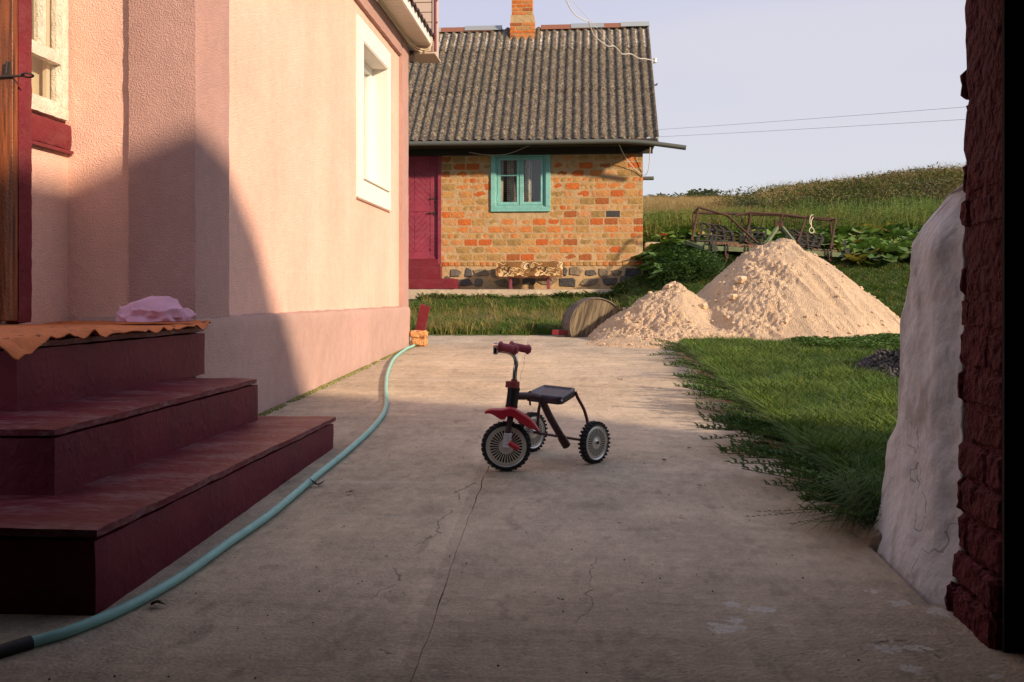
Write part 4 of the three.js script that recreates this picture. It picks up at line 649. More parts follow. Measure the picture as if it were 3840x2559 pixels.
// ---------------------------------------------------------------- tricycle
{
  const B = [-0.2, SLOPE * 4.4, 4.4];
  const t = group('tricycle', 'small child tricycle with red fender and black seat on the concrete', 'tricycle', B);
  const T = (x, y, d) => V(x - B[0], y - B[1], d - B[2]);
  const red = mat(0.46, 0.018, 0.032, 0.32), gripM = mat(0.34, 0.045, 0.065, 0.6), capM = mat(0.28, 0.045, 0.045, 0.6), chrome = mat(0.62, 0.61, 0.58, 0.16, { metalness: 1 }), tyreM = mat(0.013, 0.013, 0.014, 0.75), rimM = mat(0.66, 0.66, 0.60, 0.34, { metalness: 0.7 });
  const worn = white(rep(colorTex(256, 256, (u, v) => { const a = smooth(0.5, 0.62, fb(u, v, 8, 8, 4, 961)); return [mix(0.018, 0.13, a * 0.7), mix(0.012, 0.02, a), mix(0.014, 0.028, a)]; }), 8), 0.4);
  const wheel = (c, n, r, w, name) => {
    const g = new THREE.Group(); g.name = name; g.position.copy(c); g.quaternion.setFromUnitVectors(new THREE.Vector3(0, 0, 1), n.clone().normalize()); t.add(g);
    const pr = []; for (let k = 0; k <= 12; k++) { const a = -Math.PI / 2 + Math.PI * k / 12; pr.push(new THREE.Vector2(r - 0.016 + 0.012 * Math.cos(a), w / 2 * Math.sin(a))); }
    const ri = r * 0.81; const prof = [new THREE.Vector2(ri, -w * 0.42), ...pr, new THREE.Vector2(ri, w * 0.42), new THREE.Vector2(ri, -w * 0.42)];
    const ty = new THREE.LatheGeometry(prof, 72); ty.rotateX(Math.PI / 2); const kn = [ty]; const nk = 30;
    for (let k = 0; k < nk; k++) for (const s of [-1, 1]) { const a = (k + (s > 0 ? 0.5 : 0)) / nk * Math.PI * 2, b = new RoundedBoxGeometry(0.008, 0.0095, w * 0.46, 1, 0.0015); b.translate(r - 0.004, 0, s * w * 0.26); b.rotateZ(a); kn.push(b); }
    const dark = new THREE.CylinderGeometry(ri * 0.97, ri * 0.97, w * 0.3, 48); dark.rotateX(Math.PI / 2); kn.push(dark);
    part('tyre', merge(kn), tyreM, g);
    const sh = new THREE.Shape(); sh.absarc(0, 0, r * 0.70, 0, Math.PI * 2);
    const ns = 32; for (let k = 0; k < ns; k++) { const a = k / ns * Math.PI * 2, ca = Math.cos(a), sa = Math.sin(a), w0 = r * 0.018, w1 = r * 0.036, a0 = r * 0.30, a1 = r * 0.645, P = (q, s) => new THREE.Vector2(ca * q - sa * s, sa * q + ca * s); const hole = new THREE.Path(); hole.moveTo(...P(a0, -w0).toArray()); hole.lineTo(...P(a1, -w1).toArray()); hole.lineTo(...P(a1, w1).toArray()); hole.lineTo(...P(a0, w0).toArray()); hole.closePath(); sh.holes.push(hole); }
    const shells = [];
    for (const s of [1, -1]) { const e = new THREE.ExtrudeGeometry(sh, { depth: 0.0015, bevelEnabled: false, curveSegments: 60 }); e.translate(0, 0, s > 0 ? w * 0.30 : -w * 0.30 - 0.0015); shells.push(e);
      const lip = new THREE.LatheGeometry([[r * 0.70, w * 0.31], [r * 0.735, w * 0.27], [r * 0.775, w * 0.27], [r * 0.80, w * 0.40], [r * 0.83, w * 0.44], [r * 0.85, w * 0.40]].map(([x, y]) => new THREE.Vector2(x, y)), 72); lip.rotateX(Math.PI / 2); if (s < 0) lip.rotateY(Math.PI); shells.push(lip);
      const dome = new THREE.LatheGeometry([[r * 0.26, w * 0.32], [r * 0.20, w * 0.35], [r * 0.14, w * 0.36], [r * 0.12, w * 0.40], [0.001, w * 0.52]].map(([x, y]) => new THREE.Vector2(x, y)), 40); dome.rotateX(Math.PI / 2); if (s < 0) dome.rotateY(Math.PI); shells.push(dome); }
    part('rim', merge(shells), rimM, g);
    const hub = new THREE.CylinderGeometry(r * 0.075, r * 0.075, w * 1.3, 8); hub.rotateX(Math.PI / 2); part('hub', hub, darkIron, g); return g;
  };
  const nf = new THREE.Vector3(0.07, 0, 1).normalize(), na = new THREE.Vector3(0.77, 0, 0.64).normalize();
  const fc = T(-0.358, SLOPE * 4.235 + 0.107, 4.235), rr = T(0.018, SLOPE * 4.43 + 0.093, 4.43), rl = T(-0.275, SLOPE * 4.685 + 0.093, 4.685);
  wheel(fc, nf, 0.107, 0.036, 'front_wheel'); wheel(rr, na, 0.093, 0.036, 'rear_wheel'); wheel(rl, na, 0.093, 0.036, 'rear_wheel');
  const off = (p, k) => p.clone().addScaledVector(nf, k), crown = T(-0.337, 0.398, 4.262);
  part('fork', merge([tube([off(crown, 0.02), off(crown.clone().lerp(fc, 0.12), 0.034), off(crown.clone().lerp(fc, 0.55), 0.036), off(fc, 0.036)], 0.0115, 20, 10), tube([off(crown, -0.02), off(crown.clone().lerp(fc, 0.12), -0.034), off(crown.clone().lerp(fc, 0.55), -0.036), off(fc, -0.036)], 0.0115, 20, 10), bar(off(crown, -0.03), off(crown, 0.03), 0.016)]), worn, t);
  const sl = []; for (let k = 0; k < 9; k++) { const p = crown.clone().lerp(fc, 0.64 + 0.038 * k), g = new THREE.TorusGeometry(0.0145, 0.004, 6, 18); g.rotateX(Math.PI / 2); const o = off(p, 0.036); g.translate(o.x, o.y, o.z); sl.push(g); } const cone = bar(off(crown.clone().lerp(fc, 0.95), 0.036), off(fc, 0.036), 0.017, 0.02); sl.push(cone, new THREE.CylinderGeometry(0.02, 0.02, 0.014, 20).rotateX(Math.PI / 2).translate(off(fc, 0.038).x, off(fc, 0.038).y, off(fc, 0.038).z));
  part('fork_sleeve', merge(sl), mat(0.55, 0.53, 0.5, 0.5), t, 'ribbed pale sleeve at the foot of the fork');
  part('head_tube', merge([bar(T(-0.338, 0.407, 4.266), T(-0.328, 0.487, 4.268), 0.0255, 0.0255, 24), bar(T(-0.3385, 0.404, 4.266), T(-0.3375, 0.412, 4.266), 0.027, 0.027, 24), bar(T(-0.329, 0.476, 4.268), T(-0.328, 0.488, 4.268), 0.027, 0.027, 24)]), blackPaint, t);
  part('cap', merge([bar(T(-0.334, 0.489, 4.268), T(-0.333, 0.515, 4.268), 0.031, 0.030, 24), bar(T(-0.3265, 0.515, 4.268), T(-0.326, 0.524, 4.268), 0.0145, 0.0135, 20)]), capM, t, 'faded red plastic steering cap');
  part('stem', tube([T(-0.327, 0.50, 4.268), T(-0.323, 0.56, 4.268), T(-0.318, 0.595, 4.268), T(-0.327, 0.625, 4.264), T(-0.352, 0.642, 4.258), T(-0.398, 0.650, 4.245)], 0.0098, 50, 12), chrome, t);
  const nearA = T(-0.392, 0.672, 4.165), farA = T(-0.372, 0.667, 4.325);
  part('handlebar', merge([tube([T(-0.32, 0.662, 4.135), T(-0.375, 0.673, 4.15), nearA, T(-0.405, 0.672, 4.20), T(-0.402, 0.671, 4.27), farA, T(-0.35, 0.664, 4.345), T(-0.29, 0.65, 4.365)], 0.008, 60, 10), new RoundedBoxGeometry(0.02, 0.052, 0.034, 2, 0.006).translate(T(-0.403, 0.658, 4.235).x, T(-0.403, 0.658, 4.235).y, T(-0.403, 0.658, 4.235).z), bar(T(-0.395, 0.640, 4.24), T(-0.36, 0.662, 4.235), 0.004)]), chrome, t);
  const grip = (a, b) => { const L = a.distanceTo(b), pr = [[0.0, 0], [0.02, 0], [0.0235, 0.004], [0.0235, 0.010], [0.0185, 0.014], [0.0175, 0.018], [0.0175, L - 0.022], [0.019, L - 0.018], [0.022, L - 0.014], [0.022, L - 0.008], [0.017, L - 0.006], [0.014, L], [0.005, L], [0.004, L - 0.004], [0, L - 0.004]]; const g = new THREE.LatheGeometry(pr.map(([x, y]) => new THREE.Vector2(x, y)), 28); part('grip', orient(g, a, b), gripM, t); };
  grip(T(-0.382, 0.671, 4.15), T(-0.300, 0.657, 4.13)); grip(T(-0.352, 0.664, 4.342), T(-0.262, 0.645, 4.372));
  // fender: swept arch round the front wheel
  { const pos = [], idx = [], n = 44, m = 12, ex = new THREE.Vector3(1, 0, -0.07).normalize(), ey = new THREE.Vector3(0, 1, 0);
    for (let j = 0; j <= n; j++) { const v = j / n, a = mix(122, 27, v) * Math.PI / 180, taper = smooth(0, 0.24, v) * smooth(1.02, 0.80, v); let rad = 0.158 + 0.012 * Math.exp(-Math.pow((v - 0.42) / 0.12, 2)) + 0.020 * smooth(0.34, 0, v); const sk = (0.006 + 0.025 * taper) * (v < 0.34 ? 1.25 : 1.0);
      for (let i = 0; i <= m; i++) { const u = i / m * 2 - 1, wd = 0.021 + 0.015 * Math.min(1, taper + 0.15), side = Math.abs(u) > 0.62 ? 1 : Math.abs(u) / 0.62, z = Math.sign(u) * wd * Math.sin(side * Math.PI / 2), drop = Math.abs(u) > 0.62 ? (Math.abs(u) - 0.62) / 0.38 * sk + 0.006 : 0.006 * side * side; const rr2 = rad - drop; const p = fc.clone().addScaledVector(ex, Math.cos(a) * rr2).addScaledVector(ey, Math.sin(a) * rr2).addScaledVector(nf, z); pos.push(p.x, p.y, p.z); } }
    const w = m + 1; for (let j = 0; j < n; j++) for (let i = 0; i < m; i++) { const a = j * w + i; idx.push(a, a + 1, a + w, a + 1, a + w + 1, a + w); }
    const g = new THREE.BufferGeometry(); g.setAttribute('position', new THREE.Float32BufferAttribute(pos, 3)); g.setIndex(idx); g.computeVertexNormals();
    const col = bar(crown.clone().add(new THREE.Vector3(-0.004, -0.022, 0)), crown.clone().add(new THREE.Vector3(0.002, 0.006, 0)), 0.030, 0.021, 20), colf = bar(off(crown.clone().lerp(fc, 0.34), 0.034), off(crown, 0.016), 0.013, 0.017, 14);
    part('fender', merge([g, col, colf]), new THREE.MeshStandardMaterial({ color: red.color, roughness: 0.32, side: THREE.DoubleSide }), t, 'glossy red plastic fender'); }
  part('main_tube', merge([tube([T(-0.335, 0.452, 4.275), T(-0.29, 0.449, 4.30), T(-0.255, 0.447, 4.325), T(-0.225, 0.436, 4.35), T(-0.205, 0.408, 4.37), T(-0.175, 0.342, 4.40), T(-0.112, 0.222, 4.462)], 0.0165, 70, 14), bar(T(-0.128, 0.251, 4.446), T(-0.106, 0.211, 4.467), 0.0195, 0.0195, 16)]), worn, t);
  part('clamp', merge([new THREE.TorusGeometry(0.019, 0.0035, 6, 20).rotateY(1.1).translate(T(-0.262, 0.448, 4.32).x, T(-0.262, 0.448, 4.32).y, T(-0.262, 0.448, 4.32).z), bar(T(-0.262, 0.430, 4.315), T(-0.260, 0.408, 4.31), 0.0045)]), blackPaint, t);
  part('axle', bar(rl.clone().addScaledVector(na, -0.03), rr.clone().addScaledVector(na, 0.024), 0.0062), worn, t);
  // seat: pressed tray with a raised rim
  { const q = [T(-0.288, 0.451, 4.372), T(-0.215, 0.470, 4.60), T(-0.062, 0.463, 4.515), T(-0.125, 0.440, 4.31)], n = 24, pos = [], idx = []; const hgt = (e) => e < 0.03 ? -0.006 + 0.010 * Math.sin(e / 0.03 * Math.PI / 2) : e < 0.075 ? 0.004 : e < 0.11 ? mix(0.004, -0.004, (e - 0.075) / 0.035) : -0.004;
    const ptn = (u, v) => q[0].clone().multiplyScalar((1 - u) * (1 - v)).addScaledVector(q[1], (1 - u) * v).addScaledVector(q[2], u * v).addScaledVector(q[3], u * (1 - v));
    const us = [0, 0.012, 0.03, 0.075, 0.09, 0.11, 0.2, 0.35, 0.5, 0.65, 0.8, 0.89, 0.91, 0.925, 0.97, 0.988, 1], W = us.length;
    const rc = (u, v) => { const du = Math.max(0, Math.abs(u - 0.5) - 0.36), dv = Math.max(0, Math.abs(v - 0.5) - 0.36), L = Math.hypot(du, dv); if (L > 0.14 && du > 0 && dv > 0) { const k = 0.14 / L; return [0.5 + Math.sign(u - 0.5) * (0.36 + du * k), 0.5 + Math.sign(v - 0.5) * (0.36 + dv * k)]; } return [u, v]; };
    const add = (u, v, y) => { const [a, b] = rc(u, v), p = ptn(a, b); p.y += y; pos.push(p.x, p.y, p.z); return pos.length / 3 - 1; };
    for (const v of us) for (const u of us) { const e = Math.min(u, v, 1 - u, 1 - v); add(u, v, hgt(e)); }
    for (let j = 0; j < W - 1; j++) for (let i = 0; i < W - 1; i++) { const a = j * W + i; idx.push(a, a + W, a + 1, a + 1, a + W, a + W + 1); }
    const ring = []; for (let i = 0; i < W; i++) ring.push([us[i], 0, i]); for (let j = 1; j < W; j++) ring.push([1, us[j], j * W + W - 1]); for (let i = W - 2; i >= 0; i--) ring.push([us[i], 1, (W - 1) * W + i]); for (let j = W - 2; j > 0; j--) ring.push([0, us[j], j * W]);
    const low = ring.map(([u, v]) => add(u, v, -0.030)); for (let k = 0; k < ring.length; k++) { const m2 = (k + 1) % ring.length; idx.push(ring[k][2], ring[m2][2], low[k], ring[m2][2], low[m2], low[k]); }
    const g = new THREE.BufferGeometry(); g.setAttribute('position', new THREE.Float32BufferAttribute(pos, 3)); g.setIndex(idx); g.computeVertexNormals();
    part('seat', uvw(g), new THREE.MeshStandardMaterial({ map: rep(colorTex(256, 256, (u, v) => { const a = smooth(0.55, 0.72, fb(u, v, 10, 10, 4, 971)); return [mix(0.035, 0.10, a), mix(0.024, 0.02, a), mix(0.034, 0.035, a)]; }), 5), roughness: 0.34, side: THREE.DoubleSide }), t, 'black pressed metal seat with worn maroon rim');
    part('rivet', new THREE.SphereGeometry(0.004, 10, 8).translate(T(-0.123, 0.43, 4.306).x, T(-0.123, 0.43, 4.306).y, T(-0.123, 0.43, 4.306).z), chrome, t); }
  const stayM = mat(0.12, 0.014, 0.02, 0.45);
  part('seat_stay', tube([T(-0.068, 0.450, 4.505), T(-0.055, 0.42, 4.50), T(-0.028, 0.37, 4.49), T(-0.012, 0.31, 4.475), T(-0.012, 0.24, 4.46)], 0.0072, 30, 8), stayM, t);
  part('seat_stay', tube([T(-0.205, 0.455, 4.58), T(-0.222, 0.42, 4.60), T(-0.238, 0.36, 4.64), T(-0.245, 0.30, 4.66), T(-0.247, 0.24, 4.665)], 0.0072, 30, 8), worn, t);
  part('brace', bar(T(-0.205, 0.445, 4.38), T(-0.21, 0.40, 4.37), 0.010), worn, t);
  for (const s of [1, -1]) { const h0 = off(fc, 0.045 * s), el = h0.clone().addScaledVector(nf, 0.012 * s).add(new THREE.Vector3(0.030 * s, 0.012 * s, 0)), pe = el.clone().addScaledVector(nf, 0.035 * s); const cr = part('crank', tube([off(fc, 0.03 * s), h0, el, pe], 0.0042, 24, 8), steel, t); const g = new RoundedBoxGeometry(0.048, 0.018, 0.044, 2, 0.005); g.rotateZ(-0.55); g.translate(pe.x + 0.002, pe.y + 0.004, pe.z); part('pedal', g, red, cr); }
}

// ---------------------------------------------------------------- drag harrow behind the sand
{
  const K = 0.0015474, h = group('drag_harrow', 'rusty drag harrow with zigzag tine sections on green beams in the garden', 'harrow', [2.968, 1.381, 17.287]); h.rotation.y = YAW;
  const H = (a, b, z = 0) => new THREE.Vector3((a - 1230) * K, (1030 - b) * K, z);
  const green = white(rep(paintTex([0.11, 0.17, 0.085], [0.13, 0.07, 0.035], 0.8, 991), 2), 0.8), brown = white(rep(woodTex([0.07, 0.04, 0.025], [0.19, 0.11, 0.065], 995), 2), 0.9);
  part('top_bar', merge([bar(H(510, 408, -0.5), H(1450, 432, -0.5), 0.024), bar(H(1450, 432, -0.5), H(2060, 492, -0.5), 0.026), bar(H(512, 368, -0.1), H(835, 460, -0.1), 0.02), bar(H(920, 465, -0.1), H(1080, 428, -0.1), 0.02), bar(H(1080, 428, -0.1), H(1450, 446, -0.1), 0.02), bar(H(1450, 446, -0.1), H(1700, 482, -0.1), 0.02), bar(H(1700, 475, -0.1), H(2060, 500, -0.1), 0.012), bar(H(512, 368, -0.1), H(510, 408, -0.5), 0.012), bar(H(2040, 494, -0.1), H(2060, 500, -0.5), 0.014)]), rust, h);
  for (const [a, b, r] of [[H(514, 372, -0.1), H(405, 748, 0.15), 0.016], [H(500, 410, -0.5), H(472, 775, -0.3), 0.012], [H(835, 460, -0.1), H(1160, 812, 0.2), 0.015], [H(1700, 490, -0.1), H(1575, 765, 0.1), 0.013], [H(2035, 500, -0.1), H(1925, 840, 0.15), 0.014], [H(2035, 500, -0.4), H(2028, 860, -0.2), 0.011], [H(1085, 430, -0.1), H(1080, 560, -0.15), 0.017], [H(1080, 560, -0.15), H(1000, 765, 0.1), 0.015], [H(1448, 445, -0.1), H(1400, 570, -0.1), 0.015], [H(1690, 650, 0.0), H(1690, 840, 0.1), 0.008], [H(1000, 765, 0.2), H(1120, 830, 0.25), 0.016]]) part('strut', bar(a, b, r * 1.4), rust, h);
  const zig = (TL, TR, BL, BR, n, m) => { const P = (u, v, z) => { const a = mix(mix(TL[0], TR[0], u), mix(BL[0], BR[0], u), v), b = mix(mix(TL[1], TR[1], u), mix(BL[1], BR[1], u), v); return H(a, b, mix(-0.45, 0.05, v) + z); }, o = []; const sh = [0, 0.11, -0.03, -0.03];
    for (let i = 0; i < n; i++) { const u = i / (n - 1); for (let k = 0; k < 3; k++) { const p = P(u + [0, 0.10, 0.02, -0.06][k], k / 3, 0), q = P(u + [0, 0.10, 0.02, -0.06][k + 1], (k + 1) / 3, 0); o.push(beam(p, q, 0.03, 0.032)); } for (let k = 1; k < 4; k++) { const p = P(u + [0, 0.10, 0.02, -0.06][k], k / 3, 0); o.push(bar(p, p.clone().add(new THREE.Vector3(-0.02, -0.09, 0.03)), 0.008, 0.004, 5)); } }
    for (let k = 0; k < 4; k++) o.push(bar(P([0, 0.10, 0.02, -0.06][k], k / 3, 0), P(1 + [0, 0.10, 0.02, -0.06][k], k / 3, 0), 0.016, 0.016, 6)); part('tine_section', merge(o), darkIron, h); };
  zig([572, 525], [850, 570], [500, 745], [905, 760], 5, 4); zig([1030, 570], [1310, 590], [990, 745], [1180, 770], 4, 4); zig([1462, 590], [1925, 655], [1500, 770], [1830, 815], 6, 4);
  zig([690, 590], [1000, 640], [640, 760], [960, 790], 4, 4); zig([1580, 640], [1880, 690], [1590, 800], [1760, 830], 4, 4);
  part('hitch', merge([beam(H(1352, 600, 0.1), H(1183, 800, 0.35), 0.05, 0.05), beam(H(1408, 600, 0.1), H(1505, 772, 0.3), 0.05, 0.045), beam(H(1375, 590, 0.05), H(1380, 640, 0.05), 0.06, 0.05)]), green, h);
  part('hitch_plate', merge([beam(H(1355, 535, 0.1), H(1352, 640, 0.1), 0.06, 0.03), beam(H(1402, 535, 0.1), H(1398, 640, 0.1), 0.06, 0.03)]), rust, h);
  part('beam', beam(H(515, 832, 0.35), H(2025, 912, 0.35), 0.10, 0.075), green, h); part('beam', beam(H(395, 752, -0.2), H(520, 838, 0.34), 0.07, 0.06), green, h); part('beam', beam(H(470, 770, 0.0), H(1130, 806, 0.0), 0.09, 0.06), green, h); part('beam', beam(H(1130, 806, 0.0), H(2030, 868, 0.0), 0.09, 0.06), green, h);
  part('board', beam(H(770, 800, 0.28), H(1110, 818, 0.28), 0.08, 0.05), brown, h); part('board', beam(H(1690, 862, 0.28), H(2015, 882, 0.28), 0.08, 0.05), brown, h); part('board', beam(H(620, 775, 0.1), H(920, 780, 0.1), 0.06, 0.045), brown, h);
  for (const [a, b] of [[740, 840], [770, 845], [955, 852], [990, 855], [1850, 900], [1885, 903], [1820, 895]]) part('strap', new THREE.TorusGeometry(0.062, 0.008, 6, 14).rotateY(Math.PI / 2).scale(1, 1.15, 1.1).translate(H(a, b).x, H(a, b).y, 0.35), darkIron, h);
  for (const [a, b] of [[618, 790], [2050, 855]]) { part('foot_bracket', merge([beam(H(a - 5, b, 0.42), H(a - 5, b + 135, 0.42), 0.07, 0.05), beam(H(a + 20, b - 15, 0.40), H(a + 24, b + 90, 0.40), 0.03, 0.03), new THREE.CylinderGeometry(0.05, 0.05, 0.06, 14).rotateX(Math.PI / 2).translate(H(a, b + 60).x, H(a, b + 60).y, 0.45), beam(H(a - 8, b - 100, 0.35), H(a - 18, b, 0.40), 0.03, 0.025)]), mat(0.022, 0.026, 0.02, 0.7), h); }
  for (const [a, b] of [[755, 900], [1870, 945]]) part('depth_wheel', merge([new THREE.TorusGeometry(0.075, 0.014, 8, 24).rotateY(1.1).translate(H(a, b).x, H(a, b).y, 0.38), beam(H(a, b - 60, 0.36), H(a, b + 90, 0.36), 0.03, 0.03)]), rust, h);
  const link = new THREE.TorusGeometry(0.016, 0.0045, 5, 10).scale(0.7, 1.25, 1);
  for (const [a, b, c, d] of [[660, 425, 722, 545], [935, 405, 920, 520], [1015, 450, 1025, 600], [1005, 455, 1050, 540], [1272, 440, 1240, 590], [1525, 460, 1552, 620], [1632, 455, 1618, 600], [1905, 500, 1830, 615]]) { const p = H(a, b, -0.3), q = H(c, d, -0.35), L = p.distanceTo(q), n = Math.max(4, Math.round(L / 0.033)), o = []; for (let k = 0; k < n; k++) { const g = link.clone(); if (k % 2) g.rotateY(Math.PI / 2); const v = q.clone().sub(p).normalize(); g.applyQuaternion(new THREE.Quaternion().setFromUnitVectors(new THREE.Vector3(0, 1, 0), v)); const m = p.clone().lerp(q, (k + 0.5) / n); g.translate(m.x, m.y, m.z); o.push(g); } part('chain', merge(o), darkIron, h); }
  const W = (a, b, z) => h.localToWorld(H(a, b, z)); h.updateMatrixWorld(true);
  const blk = (a, y0, y1, w, label) => { const p = W(a, y1, 0.42), q = W(a, y0, 0.42); thing('wood_block', roughBox(p.x - w / 2, p.x + w / 2, p.y - 0.12, q.y, -p.z - 0.06, -p.z + 0.06, 0.05, 0.006, 8, 0.006), brown, label, 'wood block'); };
  blk(617, 925, 1030, 0.09, 'brown wood block under the left end of the harrow'); blk(2036, 1000, 1070, 0.085, 'brown wood block under the right end of the harrow');
  const rp = [[1775, 455], [1745, 470], [1735, 540], [1755, 580], [1730, 620], [1745, 655], [1775, 650], [1780, 620], [1755, 590], [1752, 530], [1772, 480]].map(([a, b]) => W(a, b, -0.04)); thing('rope', tube(rp, 0.008, 90, 6), mat(0.62, 0.56, 0.44, 0.9), 'pale knotted rope hanging from the rusty harrow frame', 'rope');
}

// ---------------------------------------------------------------- plants
const leafMat = (o = {}) => new THREE.MeshPhysicalMaterial({ color: lin(1, 1, 1), roughness: 0.9, transmission: 0.3, thickness: 0, specularIntensity: 0.5, ...o });
function strip(pts, widths, side) {                                // a tapering ribbon along points
  const pos = []; const L = pts.map((p, i) => p.clone().addScaledVector(side, -widths[i] / 2)), Q = pts.map((p, i) => p.clone().addScaledVector(side, widths[i] / 2));
  for (let i = 0; i < pts.length - 1; i++) { const a = L[i], b = Q[i], c = L[i + 1], d = Q[i + 1]; pos.push(a.x, a.y, a.z, b.x, b.y, b.z, d.x, d.y, d.z); if (widths[i + 1] > 1e-5) pos.push(a.x, a.y, a.z, d.x, d.y, d.z, c.x, c.y, c.z); }
  const g = new THREE.BufferGeometry(); g.setAttribute('position', new THREE.Float32BufferAttribute(pos, 3)); g.computeVertexNormals(); return g;
}
function tuft(n, hgt, spread, width, lean, q) {
  const o = []; for (let k = 0; k < n; k++) { const a = q() * 6.283, r = spread * Math.sqrt(q()), hh = hgt * (0.55 + 0.6 * q()), ln = lean * (0.4 + q()) * hh, b = a + (q() - 0.5) * 1.5, dx = Math.cos(b), dz = Math.sin(b), x = Math.cos(a) * r, z = Math.sin(a) * r; const side = new THREE.Vector3(-dz, 0, dx).applyAxisAngle(new THREE.Vector3(0, 1, 0), (q() - 0.5) * 1.6); const w = width * (0.7 + 0.6 * q()); o.push(strip([new THREE.Vector3(x, -0.01, z), new THREE.Vector3(x + dx * ln * 0.25, hh * 0.55, z + dz * ln * 0.25), new THREE.Vector3(x + dx * ln, hh * (1 - 0.25 * lean), z + dz * ln)], [w, w * 0.75, 0], side)); }
  return mergeGeometries(o);
}
function leafQuad(p, dir, up, len, wid, bend = 0.2) {              // a pointed leaf of four faces
  const s = new THREE.Vector3().crossVectors(dir, up).normalize(), n = new THREE.Vector3().crossVectors(s, dir).normalize(); const P = (a, b, c) => p.clone().addScaledVector(dir, a * len).addScaledVector(s, b * wid).addScaledVector(n, c * len);
  const b0 = P(0, 0, 0), m = P(0.45, 0, -0.05), l = P(0.45, -0.5, 0.08), r = P(0.45, 0.5, 0.08), t = P(1, 0, -bend), pos = []; for (const f of [[b0, l, m], [b0, m, r], [m, l, t], [m, t, r]]) for (const v of f) pos.push(v.x, v.y, v.z);
  const g = new THREE.BufferGeometry(); g.setAttribute('position', new THREE.Float32BufferAttribute(pos, 3)); g.computeVertexNormals(); return g;
}
const dirOf = (a, e) => new THREE.Vector3(Math.cos(a) * Math.cos(e), Math.sin(e), Math.sin(a) * Math.cos(e));
const UP = new THREE.Vector3(0, 1, 0);
function sprig(q, L, n, lift) {                                    // creeping stem with paired leaves, grows along +x
  const o = [], pts = []; for (let k = 0; k <= 4; k++) { const t = k / 4; pts.push(new THREE.Vector3(L * t, 0.006 + lift * Math.sin(t * 2.2) + 0.01 * (q() - 0.5), 0.06 * L * Math.sin(t * 4 + q() * 2))); }
  const c = new THREE.CatmullRomCurve3(pts); o.push(merge([new THREE.TubeGeometry(c, 8, 0.0016, 4)]));
  for (let k = 0; k < n; k++) { const t = 0.1 + 0.9 * (k + q() * 0.6) / n, p = c.getPoint(Math.min(1, t)), a = (k % 2 ? 1 : -1) * (0.5 + q() * 0.8) + (t > 0.9 ? -0.3 : 0); o.push(leafQuad(p, dirOf(a, 0.2 + q() * 0.7), UP, 0.022 + 0.02 * q(), 0.011 + 0.007 * q())); }
  return mergeGeometries(clean(o));
}
function bush(q, n, rx, ry, ll, lw) { const o = []; for (let k = 0; k < n; k++) { const a = q() * 6.283, e = Math.asin(q()), r = 0.45 + 0.55 * Math.pow(q(), 0.5), p = new THREE.Vector3(Math.cos(a) * Math.cos(e) * rx * r, Math.sin(e) * ry * r, Math.sin(a) * Math.cos(e) * rx * r); o.push(leafQuad(p, dirOf(a + (q() - 0.5) * 2, 0.3 + q() * 0.9 - 0.2), UP, ll * (0.6 + 0.8 * q()), lw * (0.6 + 0.8 * q()))); } return mergeGeometries(o); }
function weed(q, stems, hgt, ll, lw) { const o = []; for (let s = 0; s < stems; s++) { const a = q() * 6.283, hh = hgt * (0.6 + 0.5 * q()), top = new THREE.Vector3(Math.cos(a) * hh * 0.22, hh, Math.sin(a) * hh * 0.22), b = new THREE.Vector3(Math.cos(a) * 0.04, 0, Math.sin(a) * 0.04); o.push(bar(b, top, 0.006, 0.003, 4)); const n = 9; for (let k = 0; k < n; k++) { const t = 0.12 + 0.88 * k / n, p = b.clone().lerp(top, t); o.push(leafQuad(p, dirOf(k * 2.4 + q(), 0.3 + 0.5 * q()), UP, ll * (1.15 - 0.6 * t) * (0.7 + 0.5 * q()), lw * (1.1 - 0.5 * t), 0.35)); } } return mergeGeometries(clean(o)); }
function bigLeaf(p, dir, up, s, q) {                               // broad lobed leaf, cupped
  const side = new THREE.Vector3().crossVectors(dir, up).normalize(), n = new THREE.Vector3().crossVectors(side, dir).normalize(), N = 11, rim = []; for (let k = 0; k < N; k++) { const a = -2.7 + 5.4 * k / (N - 1), r = s * (k % 2 ? 0.86 : 1) * (0.85 + 0.25 * q()); rim.push(p.clone().addScaledVector(dir, Math.cos(a) * r + s * 0.5).addScaledVector(side, Math.sin(a) * r).addScaledVector(n, 0.12 * s + 0.14 * s * (q() - 0.5))); }
  const c = p.clone().addScaledVector(dir, s * 0.35).addScaledVector(n, -0.12 * s), pos = []; for (let k = 0; k < N - 1; k++) for (const v of [c, rim[k], rim[k + 1]]) pos.push(v.x, v.y, v.z); const g = new THREE.BufferGeometry(); g.setAttribute('position', new THREE.Float32BufferAttribute(pos, 3)); g.computeVertexNormals(); return g;
}
function squash(q, n, hgt, s) { const o = []; for (let k = 0; k < n; k++) { const a = q() * 6.283, r = hgt * (0.2 + 0.7 * q()), hh = hgt * (0.35 + 0.65 * q()), p = new THREE.Vector3(Math.cos(a) * r, hh, Math.sin(a) * r); o.push(bar(new THREE.Vector3(0, 0, 0), p, 0.008, 0.006, 4)); o.push(bigLeaf(p, dirOf(a, -0.5 + 1.3 * q()), UP, s * (0.6 + 0.7 * q()), q)); } return mergeGeometries(clean(o)); }
const ratio = (x, d) => (x * Math.cos(YAW) + d * Math.sin(YAW)) / (d * Math.cos(YAW) - x * Math.sin(YAW));    // sideways over forward, seen from the doorway
const fromRatio = (r, D) => { const X = r * D; return [X * Math.cos(YAW) - D * Math.sin(YAW), D * Math.cos(YAW) + X * Math.sin(YAW)]; };
const q = rngOf(4242);
const green = (a, b, t, f = 1) => lin(mix(a[0], b[0], t) * f, mix(a[1], b[1], t) * f, mix(a[2], b[2], t) * f);
